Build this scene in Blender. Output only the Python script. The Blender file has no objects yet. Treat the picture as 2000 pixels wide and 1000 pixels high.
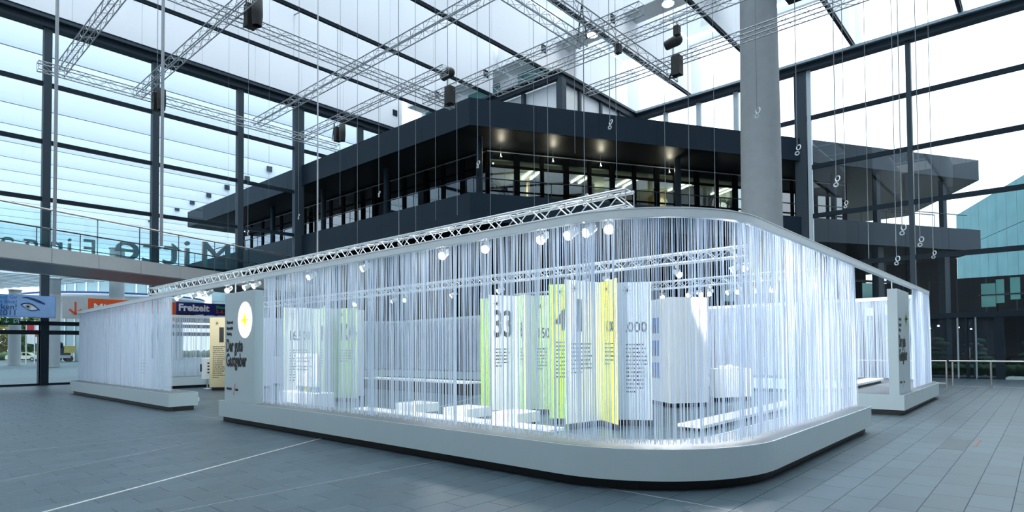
import bpy, math, random
from mathutils import Vector, Matrix
PI = math.pi
RAD = math.radians
SC = bpy.context.scene
COL = SC.collection
rnd = random.Random(11)

# ------------------------------------------------------------------ camera, sky, exposure
FPX, CY = 1170.056, 648.515                     # focal length and principal row for a 2000x1000 frame
YAW, PITCH, ROLL = RAD(41.91026), RAD(1.47805), RAD(-0.39210)
def cam_axes():
    c, s = math.cos(YAW), math.sin(YAW)
    F = Vector((-s*math.cos(PITCH), c*math.cos(PITCH), math.sin(PITCH)))
    r0 = Vector((c, s, 0)); u0 = r0.cross(F)
    r = math.cos(ROLL)*r0 + math.sin(ROLL)*u0
    u = -math.sin(ROLL)*r0 + math.cos(ROLL)*u0
    return r, u, F
EYE = Vector((0, 0, 1.65))
_r, _u, _F = cam_axes()
cd = bpy.data.cameras.new('camera'); cam = bpy.data.objects.new('camera', cd); COL.objects.link(cam)
cam.matrix_world = Matrix(((_r.x, _u.x, -_F.x, EYE.x), (_r.y, _u.y, -_F.y, EYE.y), (_r.z, _u.z, -_F.z, EYE.z), (0, 0, 0, 1)))
cd.sensor_width = 36; cd.sensor_fit = 'HORIZONTAL'; cd.lens = FPX/2000*36
cd.shift_y = (CY-500)/2000; cd.clip_start = .1; cd.clip_end = 600
SC.camera = cam

SKY_STRENGTH = 5.2
w = bpy.data.worlds.new('overcast_sky'); SC.world = w; w.use_nodes = True
nt = w.node_tree; nt.nodes.clear()
tc = nt.nodes.new('ShaderNodeTexCoord'); sp = nt.nodes.new('ShaderNodeSeparateXYZ'); rp = nt.nodes.new('ShaderNodeValToRGB')
bg = nt.nodes.new('ShaderNodeBackground'); wo = nt.nodes.new('ShaderNodeOutputWorld')
nt.links.new(tc.outputs['Generated'], sp.inputs[0]); nt.links.new(sp.outputs['Z'], rp.inputs[0])
# standard overcast sky: three times brighter overhead than at the horizon
rp.color_ramp.elements[0].position = 0.0; rp.color_ramp.elements[0].color = (.82*.3333, .93*.3333, 1*.3333, 1)
rp.color_ramp.elements[1].position = 1.0; rp.color_ramp.elements[1].color = (.86, .94, 1, 1)
nt.links.new(rp.outputs[0], bg.inputs[0]); bg.inputs[1].default_value = SKY_STRENGTH
nt.links.new(bg.outputs[0], wo.inputs[0])

SC.view_settings.view_transform = 'Standard'; SC.view_settings.look = 'None'
SC.view_settings.exposure = 0.0; SC.view_settings.gamma = 1; SC.view_settings.use_curve_mapping = False
SC.cycles.use_denoising = True
SC.cycles.max_bounces = 9; SC.cycles.diffuse_bounces = 5; SC.cycles.glossy_bounces = 4
SC.cycles.transparent_max_bounces = 48; SC.cycles.transmission_bounces = 6
SC.cycles.sample_clamp_indirect = 6
SPOT_W = 520.0                                   # each exhibition spotlight

# ------------------------------------------------------------------ materials
def mat(name, color, rough=.6, metal=0.0, var=.06, scale=6.0, emit=0, spec=.5, trans=0.0, bump=0.0, tone=False, coat=0):
    m = bpy.data.materials.new(name); m.use_nodes = True; n = m.node_tree; b = n.nodes['Principled BSDF']
    b.inputs['Roughness'].default_value = rough; b.inputs['Metallic'].default_value = metal
    b.inputs['Specular IOR Level'].default_value = spec
    if coat: b.inputs['Coat Weight'].default_value = coat
    t = n.nodes.new('ShaderNodeTexCoord'); no = n.nodes.new('ShaderNodeTexNoise'); no.inputs['Scale'].default_value = scale
    no.inputs['Detail'].default_value = 3
    n.links.new(t.outputs['Object'], no.inputs['Vector'])
    mx = n.nodes.new('ShaderNodeMix'); mx.data_type = 'RGBA'
    lo = [max(0, c*(1-var)) for c in color]; hi = [min(1, c*(1+var)) for c in color]
    mx.inputs['A'].default_value = (*lo, 1); mx.inputs['B'].default_value = (*hi, 1)
    n.links.new(no.outputs['Fac'], mx.inputs['Factor'])
    out = mx.outputs['Result']
    if tone:                                     # per-piece shade stored on the mesh (tiles differ from one another)
        at_ = n.nodes.new('ShaderNodeAttribute'); at_.attribute_name = 'tone'
        m2 = n.nodes.new('ShaderNodeMix'); m2.data_type = 'RGBA'; m2.blend_type = 'MULTIPLY'; m2.inputs['Factor'].default_value = 1
        n.links.new(out, m2.inputs['A']); n.links.new(at_.outputs['Color'], m2.inputs['B']); out = m2.outputs['Result']
    n.links.new(out, b.inputs['Base Color'])
    if emit:
        n.links.new(out, b.inputs['Emission Color']); b.inputs['Emission Strength'].default_value = emit
    if bump:
        bp = n.nodes.new('ShaderNodeBump'); bp.inputs['Strength'].default_value = bump; bp.inputs['Distance'].default_value = .01
        n.links.new(no.outputs['Fac'], bp.inputs['Height']); n.links.new(bp.outputs[0], b.inputs['Normal'])
    if trans:
        tr = n.nodes.new('ShaderNodeBsdfTranslucent'); tr.inputs[0].default_value = (*color, 1)
        ms = n.nodes.new('ShaderNodeMixShader'); ms.inputs[0].default_value = trans
        n.links.new(b.outputs[0], ms.inputs[1]); n.links.new(tr.outputs[0], ms.inputs[2])
        n.links.new(ms.outputs[0], n.nodes['Material Output'].inputs[0])
    return m
def glass(name, tint, refl=.06, rough=0.0, ior=1.45):
    m = bpy.data.materials.new(name); m.use_nodes = True; n = m.node_tree; n.nodes.clear()
    o = n.nodes.new('ShaderNodeOutputMaterial'); tr = n.nodes.new('ShaderNodeBsdfTransparent'); tr.inputs[0].default_value = (*tint, 1)
    g = n.nodes.new('ShaderNodeBsdfGlossy'); g.inputs['Roughness'].default_value = rough; g.inputs[0].default_value = (.9, .95, 1, 1)
    f = n.nodes.new('ShaderNodeFresnel'); f.inputs[0].default_value = ior
    ma = n.nodes.new('ShaderNodeMath'); ma.operation = 'MULTIPLY'; ma.inputs[1].default_value = refl/.04
    ma.use_clamp = True
    ms = n.nodes.new('ShaderNodeMixShader')
    n.links.new(f.outputs[0], ma.inputs[0]); n.links.new(ma.outputs[0], ms.inputs[0])
    n.links.new(tr.outputs[0], ms.inputs[1]); n.links.new(g.outputs[0], ms.inputs[2]); n.links.new(ms.outputs[0], o.inputs[0])
    return m
M = dict(
    slate=mat('slate_tile', (.044, .072, .092), .42, var=.16, scale=3, tone=True, bump=.05),
    cover=mat('cover_slate', (.036, .054, .066), .5),
    joint=mat('tile_joint', (.034, .054, .068), .8),
    ltjoint=mat('pale_joint', (.26, .29, .31), .6),
    strip=mat('steel_strip', (.75, .74, .72), .35, .6),
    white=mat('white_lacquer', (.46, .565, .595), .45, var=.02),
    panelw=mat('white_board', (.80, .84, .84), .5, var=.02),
    cream=mat('cream_board', (.62, .54, .33), .5, var=.03),
    green=mat('green_yellow_board', (.36, .60, .05), .5, var=.05),
    yellow=mat('yellow_board', (.70, .72, .08), .5, var=.05),
    paleg=mat('pale_green_board', (.40, .58, .26), .5, var=.05),
    paleb=mat('pale_blue_board', (.66, .76, .82), .5, var=.03),
    deck=mat('dark_deck', (.10, .115, .13), .5),
    black=mat('black_plinth', (.006, .007, .008), .6),
    ink=mat('black_print', (.012, .013, .016), .6),
    thread=mat('white_thread', (.86, .92, 1.0), .6, var=.03, trans=.5),
    rail=mat('rail_aluminium', (.72, .79, .82), .45, .0),
    alu=mat('truss_aluminium', (.68, .70, .72), .32, .85, var=.1),
    alud=mat('weathered_aluminium', (.34, .37, .40), .4, .5, var=.1),
    steel=mat('dark_steel', (.014, .026, .038), .5, .0, spec=.15),
    steelm=mat('grey_steel', (.045, .066, .086), .5, .0, spec=.2),
    steell=mat('light_grey_steel', (.30, .38, .43), .45, .2),
    fascia=mat('anthracite_cladding', (.014, .027, .041), .5, .0, var=.05, spec=.12),
    soffit=mat('dark_soffit', (.010, .012, .014), .5, spec=.12),
    dark=mat('dark_cladding', (.003, .0045, .006), .7, spec=.03),
    fino=mat('canopy_membrane', (.74, .79, .84), .7, var=.02),
    fin=mat('white_membrane', (.90, .92, .96), .7, var=.015),
    roofw=mat('white_ceiling_board', (.90, .93, .96), .7, var=.02),
    roofg=mat('grey_ceiling_board', (.62, .66, .68), .7, var=.02),
    concrete=mat('grey_concrete', (.27, .295, .31), .75, var=.12, scale=2.5, bump=.15),
    sidewall=mat('grey_wall_boards', (.36, .38, .40), .6),
    tealp2=mat('pale_teal_glazing', (.30, .42, .44), .15, .0, var=.25, scale=.3),
    whitestrip=mat('white_gravel', (.55, .6, .6), .8),
    mullw=mat('pale_mullion', (.50, .60, .66), .5),
    glass=glass('clear_glass', (.975, .99, .99), .035),
    glassl=glass('tinted_hall_glass', (.865, .92, .945), .03),
    glassb=glass('green_balustrade_glass', (.86, .935, .94), .008),
    glassd=glass('dark_glass', (.42, .50, .52), .03),
    glassr=glass('right_hall_glass', (.95, .985, .99), .032),
    glassw=glass('window_glass', (.62, .68, .68), .16),
    teal=mat('teal_facade_glass', (.085, .205, .24), .55, .0, var=.25, scale=.5, spec=.05),
    tealp=mat('teal_pane', (.10, .28, .27), .15, .2, var=.3, scale=.8),
    plaza=mat('plaza_paving', (.06, .095, .108), .55, var=.08, scale=.4),
    gravel=mat('pale_gravel', (.13, .16, .16), .8, var=.2, scale=20),
    hedge=mat('hedge_green', (.035, .085, .03), .8, var=.5, scale=9),
    pine=mat('pine_green', (.018, .05, .026), .8, var=.5, scale=9),
    autumn=mat('autumn_leaves', (.30, .27, .08), .85, var=.6, scale=3),
    treeg=mat('tree_green', (.08, .13, .05), .85, var=.5, scale=3),
    bark=mat('bark', (.10, .08, .06), .9),
    blue=mat('blue_poster', (.16, .38, .72), .5, var=.12, scale=1.5),
    skin=mat('pale_blue_print', (.30, .50, .84), .5, var=.15, scale=3),
    navy=mat('navy_poster', (.012, .012, .16), .5, var=.3, scale=2),
    dblue=mat('dark_blue_print', (.02, .05, .20), .5),
    mblue=mat('mid_blue_print', (.05, .16, .46), .5),
    orange=mat('orange_sign', (.78, .10, .012), .5, var=.03),
    signw=mat('pale_sign_face', (.55, .60, .63), .5),
    wprint=mat('white_print', (.88, .88, .9), .5),
    gprint=mat('green_print', (.05, .40, .10), .5),
    exitg=mat('green_exit_sign', (.01, .17, .03), .4),
    rprint=mat('red_print', (.55, .02, .03), .5),
    brown=mat('brown_print', (.14, .08, .06), .6),
    pink=mat('pink_print', (.80, .45, .55), .6),
    star_y=mat('backlit_yellow_star', (.92, .86, .03), .5, emit=1.0, var=0),
    star_g=mat('green_star_print', (.30, .48, .06), .5),
    glow=mat('lit_disc', (1, .97, .93), .5, emit=1.5, var=0),
    steelbr=mat('brushed_fascia', (.50, .51, .51), .4, .25, var=.06, scale=2),
    under=mat('bridge_underside', (.22, .22, .23), .4, .4),
    letter=mat('sign_letter_back', (.42, .52, .52), .6),
    room=mat('room_wall', (.35, .34, .26), .8, var=.1),
    roomw=mat('room_ceiling', (.62, .64, .50), .8, var=.05),
    wood=mat('oak_panel', (.50, .33, .10), .6, var=.2, scale=4),
    tube=mat('fluorescent_tube', (1, 1, .9), .5, emit=7, var=0),
    lens=mat('spot_lens', (1, .93, .82), .3, emit=22, var=0),
    lenso=mat('dim_lens', (1, .85, .65), .3, emit=3, var=0),
    flood=mat('flood_lens', (1, .88, .70), .3, emit=40, var=0),
    matblk=mat('matt_black', (.012, .013, .014), .6),
    carp=mat('cream_car_paint', (.72, .70, .52), .3, var=.02, coat=.5),
    tyre=mat('tyre_rubber', (.015, .015, .015), .8),
    cable=mat('steel_cable', (.20, .23, .26), .5, .2),
    cablew=mat('white_coil', (.60, .64, .66), .4, .3),
    inox=mat('stainless_rail', (.55, .50, .47), .3, .9),
)

# ------------------------------------------------------------------ mesh helpers
def rootloc(o):
    p = Vector((0, 0, 0))
    while o is not None:
        p += o.location; o = o.parent
    return p
def link(o, parent=None):
    COL.objects.link(o)
    if parent: o.parent = parent
    return o
def tag(o, label=None, cat=None, group=None, kind=None):
    if label: o['label'] = label
    if cat: o['category'] = cat
    if group: o['group'] = group
    if kind: o['kind'] = kind
    return o
def thing(name, label, cat, loc=(0, 0, 0), group=None):
    o = bpy.data.objects.new(name, None); o.location = loc; o.empty_display_size = .2
    return tag(link(o), label, cat, group)
def structure(name, loc=(0, 0, 0)):
    o = bpy.data.objects.new(name, None); o.location = loc
    return tag(link(o), kind='structure')
def copy_tree(o, parent=None):
    c = o.copy(); link(c, parent)
    for ch in o.children: copy_tree(ch, c)
    return c
class MB:
    def __init__(s): s.v = []; s.f = []; s.sm = []
    def add(s, vs, fs, smooth=False):
        k = len(s.v); s.v += [tuple(v) for v in vs]; s.f += [tuple(i+k for i in f) for f in fs]; s.sm += [smooth]*len(fs); return s
    def box(s, x0, x1, y0, y1, z0, z1):
        return s.add([(x0, y0, z0), (x1, y0, z0), (x1, y1, z0), (x0, y1, z0), (x0, y0, z1), (x1, y0, z1), (x1, y1, z1), (x0, y1, z1)],
                     [(0, 3, 2, 1), (4, 5, 6, 7), (0, 1, 5, 4), (1, 2, 6, 5), (2, 3, 7, 6), (3, 0, 4, 7)])
    def cbox(s, x, y, z, sx, sy, sz): return s.box(x-sx/2, x+sx/2, y-sy/2, y+sy/2, z-sz/2, z+sz/2)
    def bevbox(s, x0, x1, y0, y1, z0, z1, b=.004):
        def ring(i, z): return [(x0+i, y0+i, z), (x1-i, y0+i, z), (x1-i, y1-i, z), (x0+i, y1-i, z)]
        vs = ring(0, z0)+ring(0, z1-b)+ring(b, z1)
        fs = [(0, 3, 2, 1), (8, 9, 10, 11)]
        for k in (0, 4):
            for i in range(4): j = (i+1) % 4; fs.append((k+i, k+j, k+4+j, k+4+i))
        return s.add(vs, fs)
    def prism(s, pts, z0, z1):
        n = len(pts); vs = [(p[0], p[1], z0) for p in pts]+[(p[0], p[1], z1) for p in pts]
        fs = [tuple(range(n-1, -1, -1)), tuple(range(n, 2*n))]+[(i, (i+1) % n, n+(i+1) % n, n+i) for i in range(n)]
        return s.add(vs, fs)
    def wall(s, p, q, t, z0, z1):               # upright slab from p to q (plan), thickness t to the left of p->q
        p = Vector(p[:2]); q = Vector(q[:2]); d = (q-p).normalized(); n = Vector((-d.y, d.x))*t
        return s.prism([p, q, q+n, p+n], z0, z1)
    def bar(s, a, b, w, h=None, up=(0, 0, 1)):   # rectangular bar from a to b
        a = Vector(a); b = Vector(b); h = h or w; d = (b-a).normalized(); u = Vector(up)
        if abs(d.dot(u)) > .95: u = Vector((0, 1, 0))
        x = d.cross(u).normalized(); y = x.cross(d).normalized(); x *= w/2; y *= h/2
        return s.add([a-x-y, a+x-y, a+x+y, a-x+y, b-x-y, b+x-y, b+x+y, b-x+y], [(0, 3, 2, 1), (4, 5, 6, 7), (0, 1, 5, 4), (1, 2, 6, 5), (2, 3, 7, 6), (3, 0, 4, 7)])
    def tube(s, a, b, r, n=6, r2=None, cap=True):
        a = Vector(a); b = Vector(b); r2 = r if r2 is None else r2; d = (b-a).normalized()
        u = Vector((0, 0, 1)) if abs(d.z) < .95 else Vector((1, 0, 0))
        x = d.cross(u).normalized(); y = x.cross(d).normalized()
        vs = [a+(x*math.cos(2*PI*i/n)+y*math.sin(2*PI*i/n))*r for i in range(n)]+[b+(x*math.cos(2*PI*i/n)+y*math.sin(2*PI*i/n))*r2 for i in range(n)]
        s.add(vs, [(i, n+i, n+(i+1) % n, (i+1) % n) for i in range(n)], n > 4)
        if cap: s.add(vs, [tuple(range(n)), tuple(range(2*n-1, n-1, -1))])
        return s
    def path(s, pts, r, n=6):
        for a, b in zip(pts, pts[1:]): s.tube(a, b, r, n)
        return s
    def lathe(s, prof, cx, cy, n=16, a0=0, a1=2*PI):
        full = abs(a1-a0-2*PI) < 1e-6; m = n if full else n+1
        vs = [(cx+r*math.cos(a0+(a1-a0)*i/n), cy+r*math.sin(a0+(a1-a0)*i/n), z) for r, z in prof for i in range(m)]
        fs = []
        for k in range(len(prof)-1):
            for i in range(n):
                j = (i+1) % m; fs.append((k*m+i, k*m+j, (k+1)*m+j, (k+1)*m+i))
        return s.add(vs, fs, True)
    def ball(s, c, rx, ry, rz, n=10, m=7, jit=0, rr=None):
        vs = []
        for i in range(m+1):
            t = PI*i/m
            for j in range(n):
                p = 2*PI*j/n; k = 1+(rr.uniform(-jit, jit) if rr else 0)
                vs.append((c[0]+rx*k*math.sin(t)*math.cos(p), c[1]+ry*k*math.sin(t)*math.sin(p), c[2]+rz*k*math.cos(t)))
        fs = [(i*n+j, (i+1)*n+j, (i+1)*n+(j+1) % n, i*n+(j+1) % n) for i in range(m) for j in range(n)]
        return s.add(vs, fs, True)
    def mesh(s, name, m, off=Vector((0, 0, 0))):
        me = bpy.data.meshes.new(name); me.from_pydata([(v[0]-off.x, v[1]-off.y, v[2]-off.z) for v in s.v], [], s.f)
        me.polygons.foreach_set('use_smooth', s.sm)
        if isinstance(m, (list, tuple)):
            for q in m: me.materials.append(q)
        else: me.materials.append(m)
        me.update(); return me
    def build(s, name, m, parent=None, kind=None):   # vertices are in world coordinates
        off = rootloc(parent) if parent else Vector((0, 0, 0))
        o = bpy.data.objects.new(name, s.mesh(name, m, off)); link(o, parent)
        if kind: o['kind'] = kind
        return o
def inst(name, me, loc, parent=None, rotz=0):
    o = bpy.data.objects.new(name, me); link(o, parent)
    o.location = Vector(loc)-(rootloc(parent) if parent else Vector((0, 0, 0)))
    if rotz: o.rotation_euler.z = rotz
    return o
def text(name, body, size, pos, u, m, parent=None, align='LEFT', sx=1.0, bold=0.0, ext=.002, n=None, vec=Vector((0, 0, 1)), shear=0):
    """flat lettering: pos = baseline start, u = reading direction; stands upright and faces u x up"""
    c = bpy.data.curves.new(name, 'FONT'); c.body = body; c.size = size; c.align_x = align; c.extrude = ext; c.offset = bold
    c.resolution_u = 3; c.shear = shear; c.materials.append(m)
    tmp = bpy.data.objects.new(name, c); me = bpy.data.meshes.new_from_object(tmp)
    if not any(p.normal.z > .9 for p in me.polygons):   # outline too tight to fill when thickened: keep the plain weight
        c.offset = 0; me = bpy.data.meshes.new_from_object(tmp)
    bpy.data.objects.remove(tmp); bpy.data.curves.remove(c); me.name = name
    o = bpy.data.objects.new(name, me); link(o, parent)
    u = Vector(u).normalized(); v = vec; nn = u.cross(v).normalized()
    off = rootloc(parent) if parent else Vector((0, 0, 0))
    p = Vector(pos)-off
    o.matrix_local = Matrix(((u.x*sx, v.x, nn.x, p.x), (u.y*sx, v.y, nn.y, p.y), (u.z*sx, v.z, nn.z, p.z), (0, 0, 0, 1)))
    return o
def print_lines(mb, pos, u, width, n, lh, h, last=.5):   # a block of small print too fine to read: broken dashes, line by line
    u = Vector(u).normalized(); nn = u.cross(Vector((0, 0, 1)))
    for i in range(n):
        x = 0; wl = width*(last if i == n-1 else rnd.uniform(.8, 1))
        z = pos[2]-i*lh
        while x < wl-.02:
            l = min(rnd.uniform(.03, .11), wl-x)
            a = Vector((pos[0], pos[1], z))+u*x; b = a+u*l; t = nn*.004
            mb.add([a, b, b+Vector((0, 0, h)), a+Vector((0, 0, h)), a+t, b+t, b+t+Vector((0, 0, h)), a+t+Vector((0, 0, h))],
                   [(4, 5, 6, 7), (0, 1, 5, 4), (1, 2, 6, 5), (2, 3, 7, 6), (3, 0, 4, 7)])
            x += l+.018
    return mb
def starburst(mb, c, u, R, core, rays=6, thin=.012, cross=False):
    u = Vector(u).normalized(); z = Vector((0, 0, 1)); nn = u.cross(z)*.006
    c = Vector(c)
    n = 12
    ring = [c+nn+(u*math.cos(2*PI*i/n)+z*math.sin(2*PI*i/n))*core for i in range(n)]
    mb.add(ring, [tuple(range(n))])
    for k in range(rays):
        a = 2*PI*k/rays+(PI/2 if rays == 4 else 0); d = u*math.cos(a)+z*math.sin(a); e = -u*math.sin(a)+z*math.cos(a)
        mb.add([c+nn*.9+e*thin, c+nn*.9-e*thin, c+nn*.9+d*R], [(0, 1, 2)])
    return mb
ORD = ('first second third fourth fifth sixth seventh eighth ninth tenth eleventh twelfth thirteenth fourteenth fifteenth sixteenth seventeenth '
       'eighteenth nineteenth twentieth twenty-first twenty-second twenty-third twenty-fourth twenty-fifth twenty-sixth twenty-seventh twenty-eighth '
       'twenty-ninth thirtieth thirty-first thirty-second thirty-third thirty-fourth thirty-fifth thirty-sixth thirty-seventh thirty-eighth').split()
def ray(px, py): return _r*((px-1000)/FPX)-_u*((py-CY)/FPX)+_F
def at(px, py, axis, val):                       # survey helper: where the sight line meets a plane
    d = ray(px, py); i = 'XYZ'.index(axis); return EYE+d*((val-EYE[i])/d[i])
def project(p):
    q = Vector(p)-EYE; return 1000+FPX*q.dot(_r)/q.dot(_F), CY-FPX*q.dot(_u)/q.dot(_F)

# ================================================================== FLOOR
floor = structure('floor')
MB().box(-36, 12, -6, 40, -.12, -.005).build('subfloor', M['joint'], floor)
TW, TL = .35, .69
def tile_tones(k):
    r = random.Random(k); g = r.uniform(.84, 1.12); return (g*r.uniform(.98, 1.02), g, g*r.uniform(.97, 1.03), 1)
def set_tone(me, tones):
    a = me.color_attributes.new('tone', 'FLOAT_COLOR', 'CORNER')
    for p, t in zip(me.polygons, tones):
        for li in p.loop_indices: a.data[li].color = t
GROOVES_X = (-12.64, -6.69); GROOVES_Y = (5.98, 14.4)
tiles = []
for i in range(int(36/TW), -38, -1):
    x1 = -.67-(i-1)*TW; x0 = x1-TW
    if x0 < -36 or x1 > 12: continue
    for j in range(-10, 60):
        y0 = .10+j*TL+(TL/2 if i % 2 else 0)+((i*37) % 5)*.02
        if y0 < -6 or y0+TL > 40: continue
        tiles.append((x0, y0))
def tile_size(t):
    p = Vector((t[0]+TW/2, t[1]+TL/2, 0)); d = (p-EYE).dot(_F)
    if d < 3: return -1
    px, py = project(p)
    if not (-30 < px < 2030 and -30 < py < 1030): return -1
    if -14.5 < p.x < -2.55 and p.y > 5.8: return 0
    return TW*TL*1.65/d**3
tiles.sort(key=tile_size, reverse=True)
tile_me = []
for k in range(12):
    mb = MB().bevbox(.003, TW-.003, .003, TL-.003, -.012, 0, .003)
    me = mb.mesh('tile', M['slate']); set_tone(me, [tile_tones(k)]*len(me.polygons)); tile_me.append(me)
for x0, y0 in tiles[:300]: inst('tile', rnd.choice(tile_me), (x0, y0, 0), floor)
mb = MB(); tones = []
for k, (x0, y0) in enumerate(tiles[300:]):
    if x0 < -36 or y0 > 38: continue
    n0 = len(mb.f); mb.add([(x0+.003, y0+.003, 0), (x0+TW-.003, y0+.003, 0), (x0+TW-.003, y0+TL-.003, 0), (x0+.003, y0+TL-.003, 0),
                            (x0+.003, y0+.003, -.012), (x0+TW-.003, y0+.003, -.012), (x0+TW-.003, y0+TL-.003, -.012), (x0+.003, y0+TL-.003, -.012)],
                           [(0, 1, 2, 3), (4, 5, 1, 0), (5, 6, 2, 1), (6, 7, 3, 2), (7, 4, 0, 3)])
    tones += [tile_tones(k+50)]*(len(mb.f)-n0)
o = mb.build('tile_field', M['slate'], floor, 'stuff'); set_tone(o.data, tones)
for x in GROOVES_X: MB().box(x-.006, x+.006, -5, 36.1, -.01, .0015).build('expansion_joint', M['ltjoint'], floor)
for y in GROOVES_Y: MB().box(-35.5, 10, y-.006, y+.006, -.01, .0015).build('expansion_joint', M['ltjoint'], floor)
d = Vector((-2.27, 4.36, 0)).normalized()
MB().bar(Vector((-7.71, 1.43, .001))-d*6, Vector((-7.71, 1.43, .001))+d*24, .035, .006).build('inlaid_strip', M['strip'], floor)
MB().bar(Vector((-9.91, 1.34, 0))-d*3, Vector((-9.91, 1.34, 0))+d*3.2, .012, .004).build('expansion_joint', M['ltjoint'], floor)
cov = MB(); cov.box(-1.38, -1.04, 11.66, 12.98, 0, .003); cov.build('access_cover', M['cover'], floor)
MB().box(-.96, -.92, 12.2, 13.1, 0, .004).build('lifting_slot', M['brown'], floor)

# ================================================================== GLASS WALLS
XL, YR = -35.8, 36.3
ZT = (3.05, 6.1, 8.92, 11.69, 14.5, 17.2)       # transom heights
wl = structure('wall_left')
MY = [-3.0, 1.7, 6.35, 11.05, 15.6, 19.35, 24.0, 27.7]
for k, y in enumerate(MY):
    ww = .62 if k == 5 else .32
    z0 = 13.5 if y > 20 else 0
    MB().box(XL-.15, XL+.22, y-ww/2, y+ww/2, z0, 17.25).build('mullion', M['steelm'], wl)
for z in ZT[1:5]:
    MB().box(XL-.05, XL+.1, -3, 19.5 if z < 13.5 else 27.6, z-.10, z+.10).build('transom', M['steel'], wl)
MB().box(XL-.2, XL+.35, -6, 27.6, 17.2, 17.34).build('eave_flange', M['steel'], wl)
MB().box(XL-.1, XL+.2, -6, 27.6, 17.34, 17.62).build('eave_beam', M['steel'], wl)
MB().box(XL-.2, XL+.38, -6, 27.6, 17.62, 17.76).build('eave_flange', M['steelm'], wl)
pane_cache = {}
def pane(parent, axis, a0, a1, pos, z0, z1, m, name='pane'):
    key = (axis, round(a1-a0, 3), round(z1-z0, 3), m.name)
    if key not in pane_cache:
        L, H = a1-a0, z1-z0
        mb = MB().box(-.01, .01, 0, L, 0, H) if axis == 'Y' else MB().box(0, L, -.01, .01, 0, H)
        pane_cache[key] = mb.mesh(name, m)
    return inst(name, pane_cache[key], (pos, a0, z0) if axis == 'Y' else (a0, pos, z0), parent)
for y0, y1 in zip(MY, MY[1:]):
    for z0, z1 in zip(ZT[:-1], ZT[1:]):
        if y0 > 19 and z1 < 14: continue
        if z0 < 4: z0 = 4.25
        pane(wl, 'Y', y0+.16, y1-.16, XL, z0+.13, z1-.13 if z1 < 17 else z1, M['glassl'])
# ground storey of the left wall: header boxes and glass doors
MB().box(XL-.12, XL+.12, -3, 19.4, 2.86, 3.05).build('transom', M['steel'], wl)
for y0, y1 in zip(MY[:5], MY[1:6]):
    MB().box(XL-.1, XL+.1, y0, y1, 2.42, 2.62).build('door_header', M['steel'], wl)
    MB().box(XL-.1, XL+.1, y0, y1, 0, .1).build('door_sill', M['steel'], wl)
    pane(wl, 'Y', y0+.16, y1-.16, XL, 2.62, 2.86, M['glassl'])
    ym = y0+(y1-y0)*.52 if y0 < 5 else None
    MB().box(XL-.12, XL+.3, y0-.16, y0+.16, 0, 3.05).build('door_post', M['steel'], wl)
    if y0 < 5:
        dd = structure('door_1' if y0 < 0 else 'door_2', (XL, y0, 0))
        for a, b in ((y0+.2, ym-.03), (ym+.03, y1-.2)):
            pane(dd, 'Y', a+.05, b-.05, XL+.03, .12, 2.4, M['glassl'], 'door_pane')
            MB().box(XL, XL+.06, a, a+.05, .1, 2.42).build('door_stile', M['alud'], dd)
            MB().box(XL, XL+.06, b-.05, b, .1, 2.42).build('door_stile', M['alud'], dd)
            MB().tube((XL+.14, (a if a > ym else b)-.02*(1 if a < ym else -1), .5), (XL+.14, (a if a > ym else b)-.02*(1 if a < ym else -1), 2.0), .018).build('door_handle', M['inox'], dd)
    else: pane(wl, 'Y', y0+.16, y1-.16, XL, .1, 2.42, M['glassl'])

wr = structure('wall_right')
MX = [(-10.3, .62), (-5.1, .22), (-.4, .22), (4.3, .22), (9, .22)]
for x, ww in MX:
    MB().box(x-ww/2, x+ww/2, YR-.15, YR+.2, 0, 17.25).build('mullion', M['steelm'], wr)
MB().box(-9.95, -9.75, YR-.1, YR+.12, 3, 17.2).build('mullion', M['mullw'], wr)
for x in (-11.6, -14.0, -16.4, -18.7):
    MB().box(x-.13, x+.13, YR-.1, YR+.15, 13.4, 17.25).build('mullion', M['mullw'], wr)
for z in ZT[1:5]:
    MB().box(-10 if z < 14 else -21, 9, YR-.08, YR+.08, z-.12, z+.12).build('transom', M['steel'], wr)
MB().box(-21, 9, YR-.3, YR+.2, 17.2, 17.32).build('eave_flange', M['steel'], wr)
MB().box(-21, 9, YR-.15, YR+.1, 17.32, 17.62).build('eave_beam', M['steel'], wr)
MB().box(-21, 9, YR-.35, YR+.2, 17.62, 17.76).build('eave_flange', M['steell'], wr)
xs = [-9.8, -5.1, -.4, 4.3, 9]
for x0, x1 in zip(xs, xs[1:]):
    for z0, z1 in zip(ZT[:-1], ZT[1:]):
        pane(wr, 'X', x0+.11, x1-.11, YR, z0+.12, z1-.12 if z1 < 17 else z1, M['glassr'])
for x0, x1 in ((-21, -18.7), (-18.7, -16.4), (-16.4, -14), (-14, -11.6), (-11.6, -10.3)):
    pane(wr, 'X', x0+.13, x1-.13, YR, 14.6, 17.2, M['glassr'])
MB().box(-10.3, 9, YR-.15, YR+.15, 2.95, 3.2).build('transom', M['steel'], wr)
MB().box(-10.3, -1.9, YR-.1, YR+.1, 0, .08).build('sill', M['steel'], wr)
for x0, x1 in ((-10, -5.2), (-5.0, -3.36), (-3.32, -3.02), (-2.62, -1.9), (-1.6, -.5), (-.3, 4.2)):
    pane(wr, 'X', x0+.02, x1-.02, YR, .08, 2.95, M['glassd'])
for x, ww, m in ((-3.34, .05, 'steell'), (-2.64, .05, 'steell'), (-1.75, .34, 'steel'), (-3.0, .06, 'steel')):
    MB().box(x-ww/2, x+ww/2, YR-.12, YR+.12, 0, 3).build('door_post', M[m], wr)
dd = structure('door_3', (-2.85, YR, 0))
MB().box(-3.0, -2.9, YR-.04, YR+.04, .02, 2.9).build('door_stile', M['steel'], dd)
MB().box(-2.76, -2.66, YR-.04, YR+.04, .02, 2.9).build('door_stile', M['steel'], dd)
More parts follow.
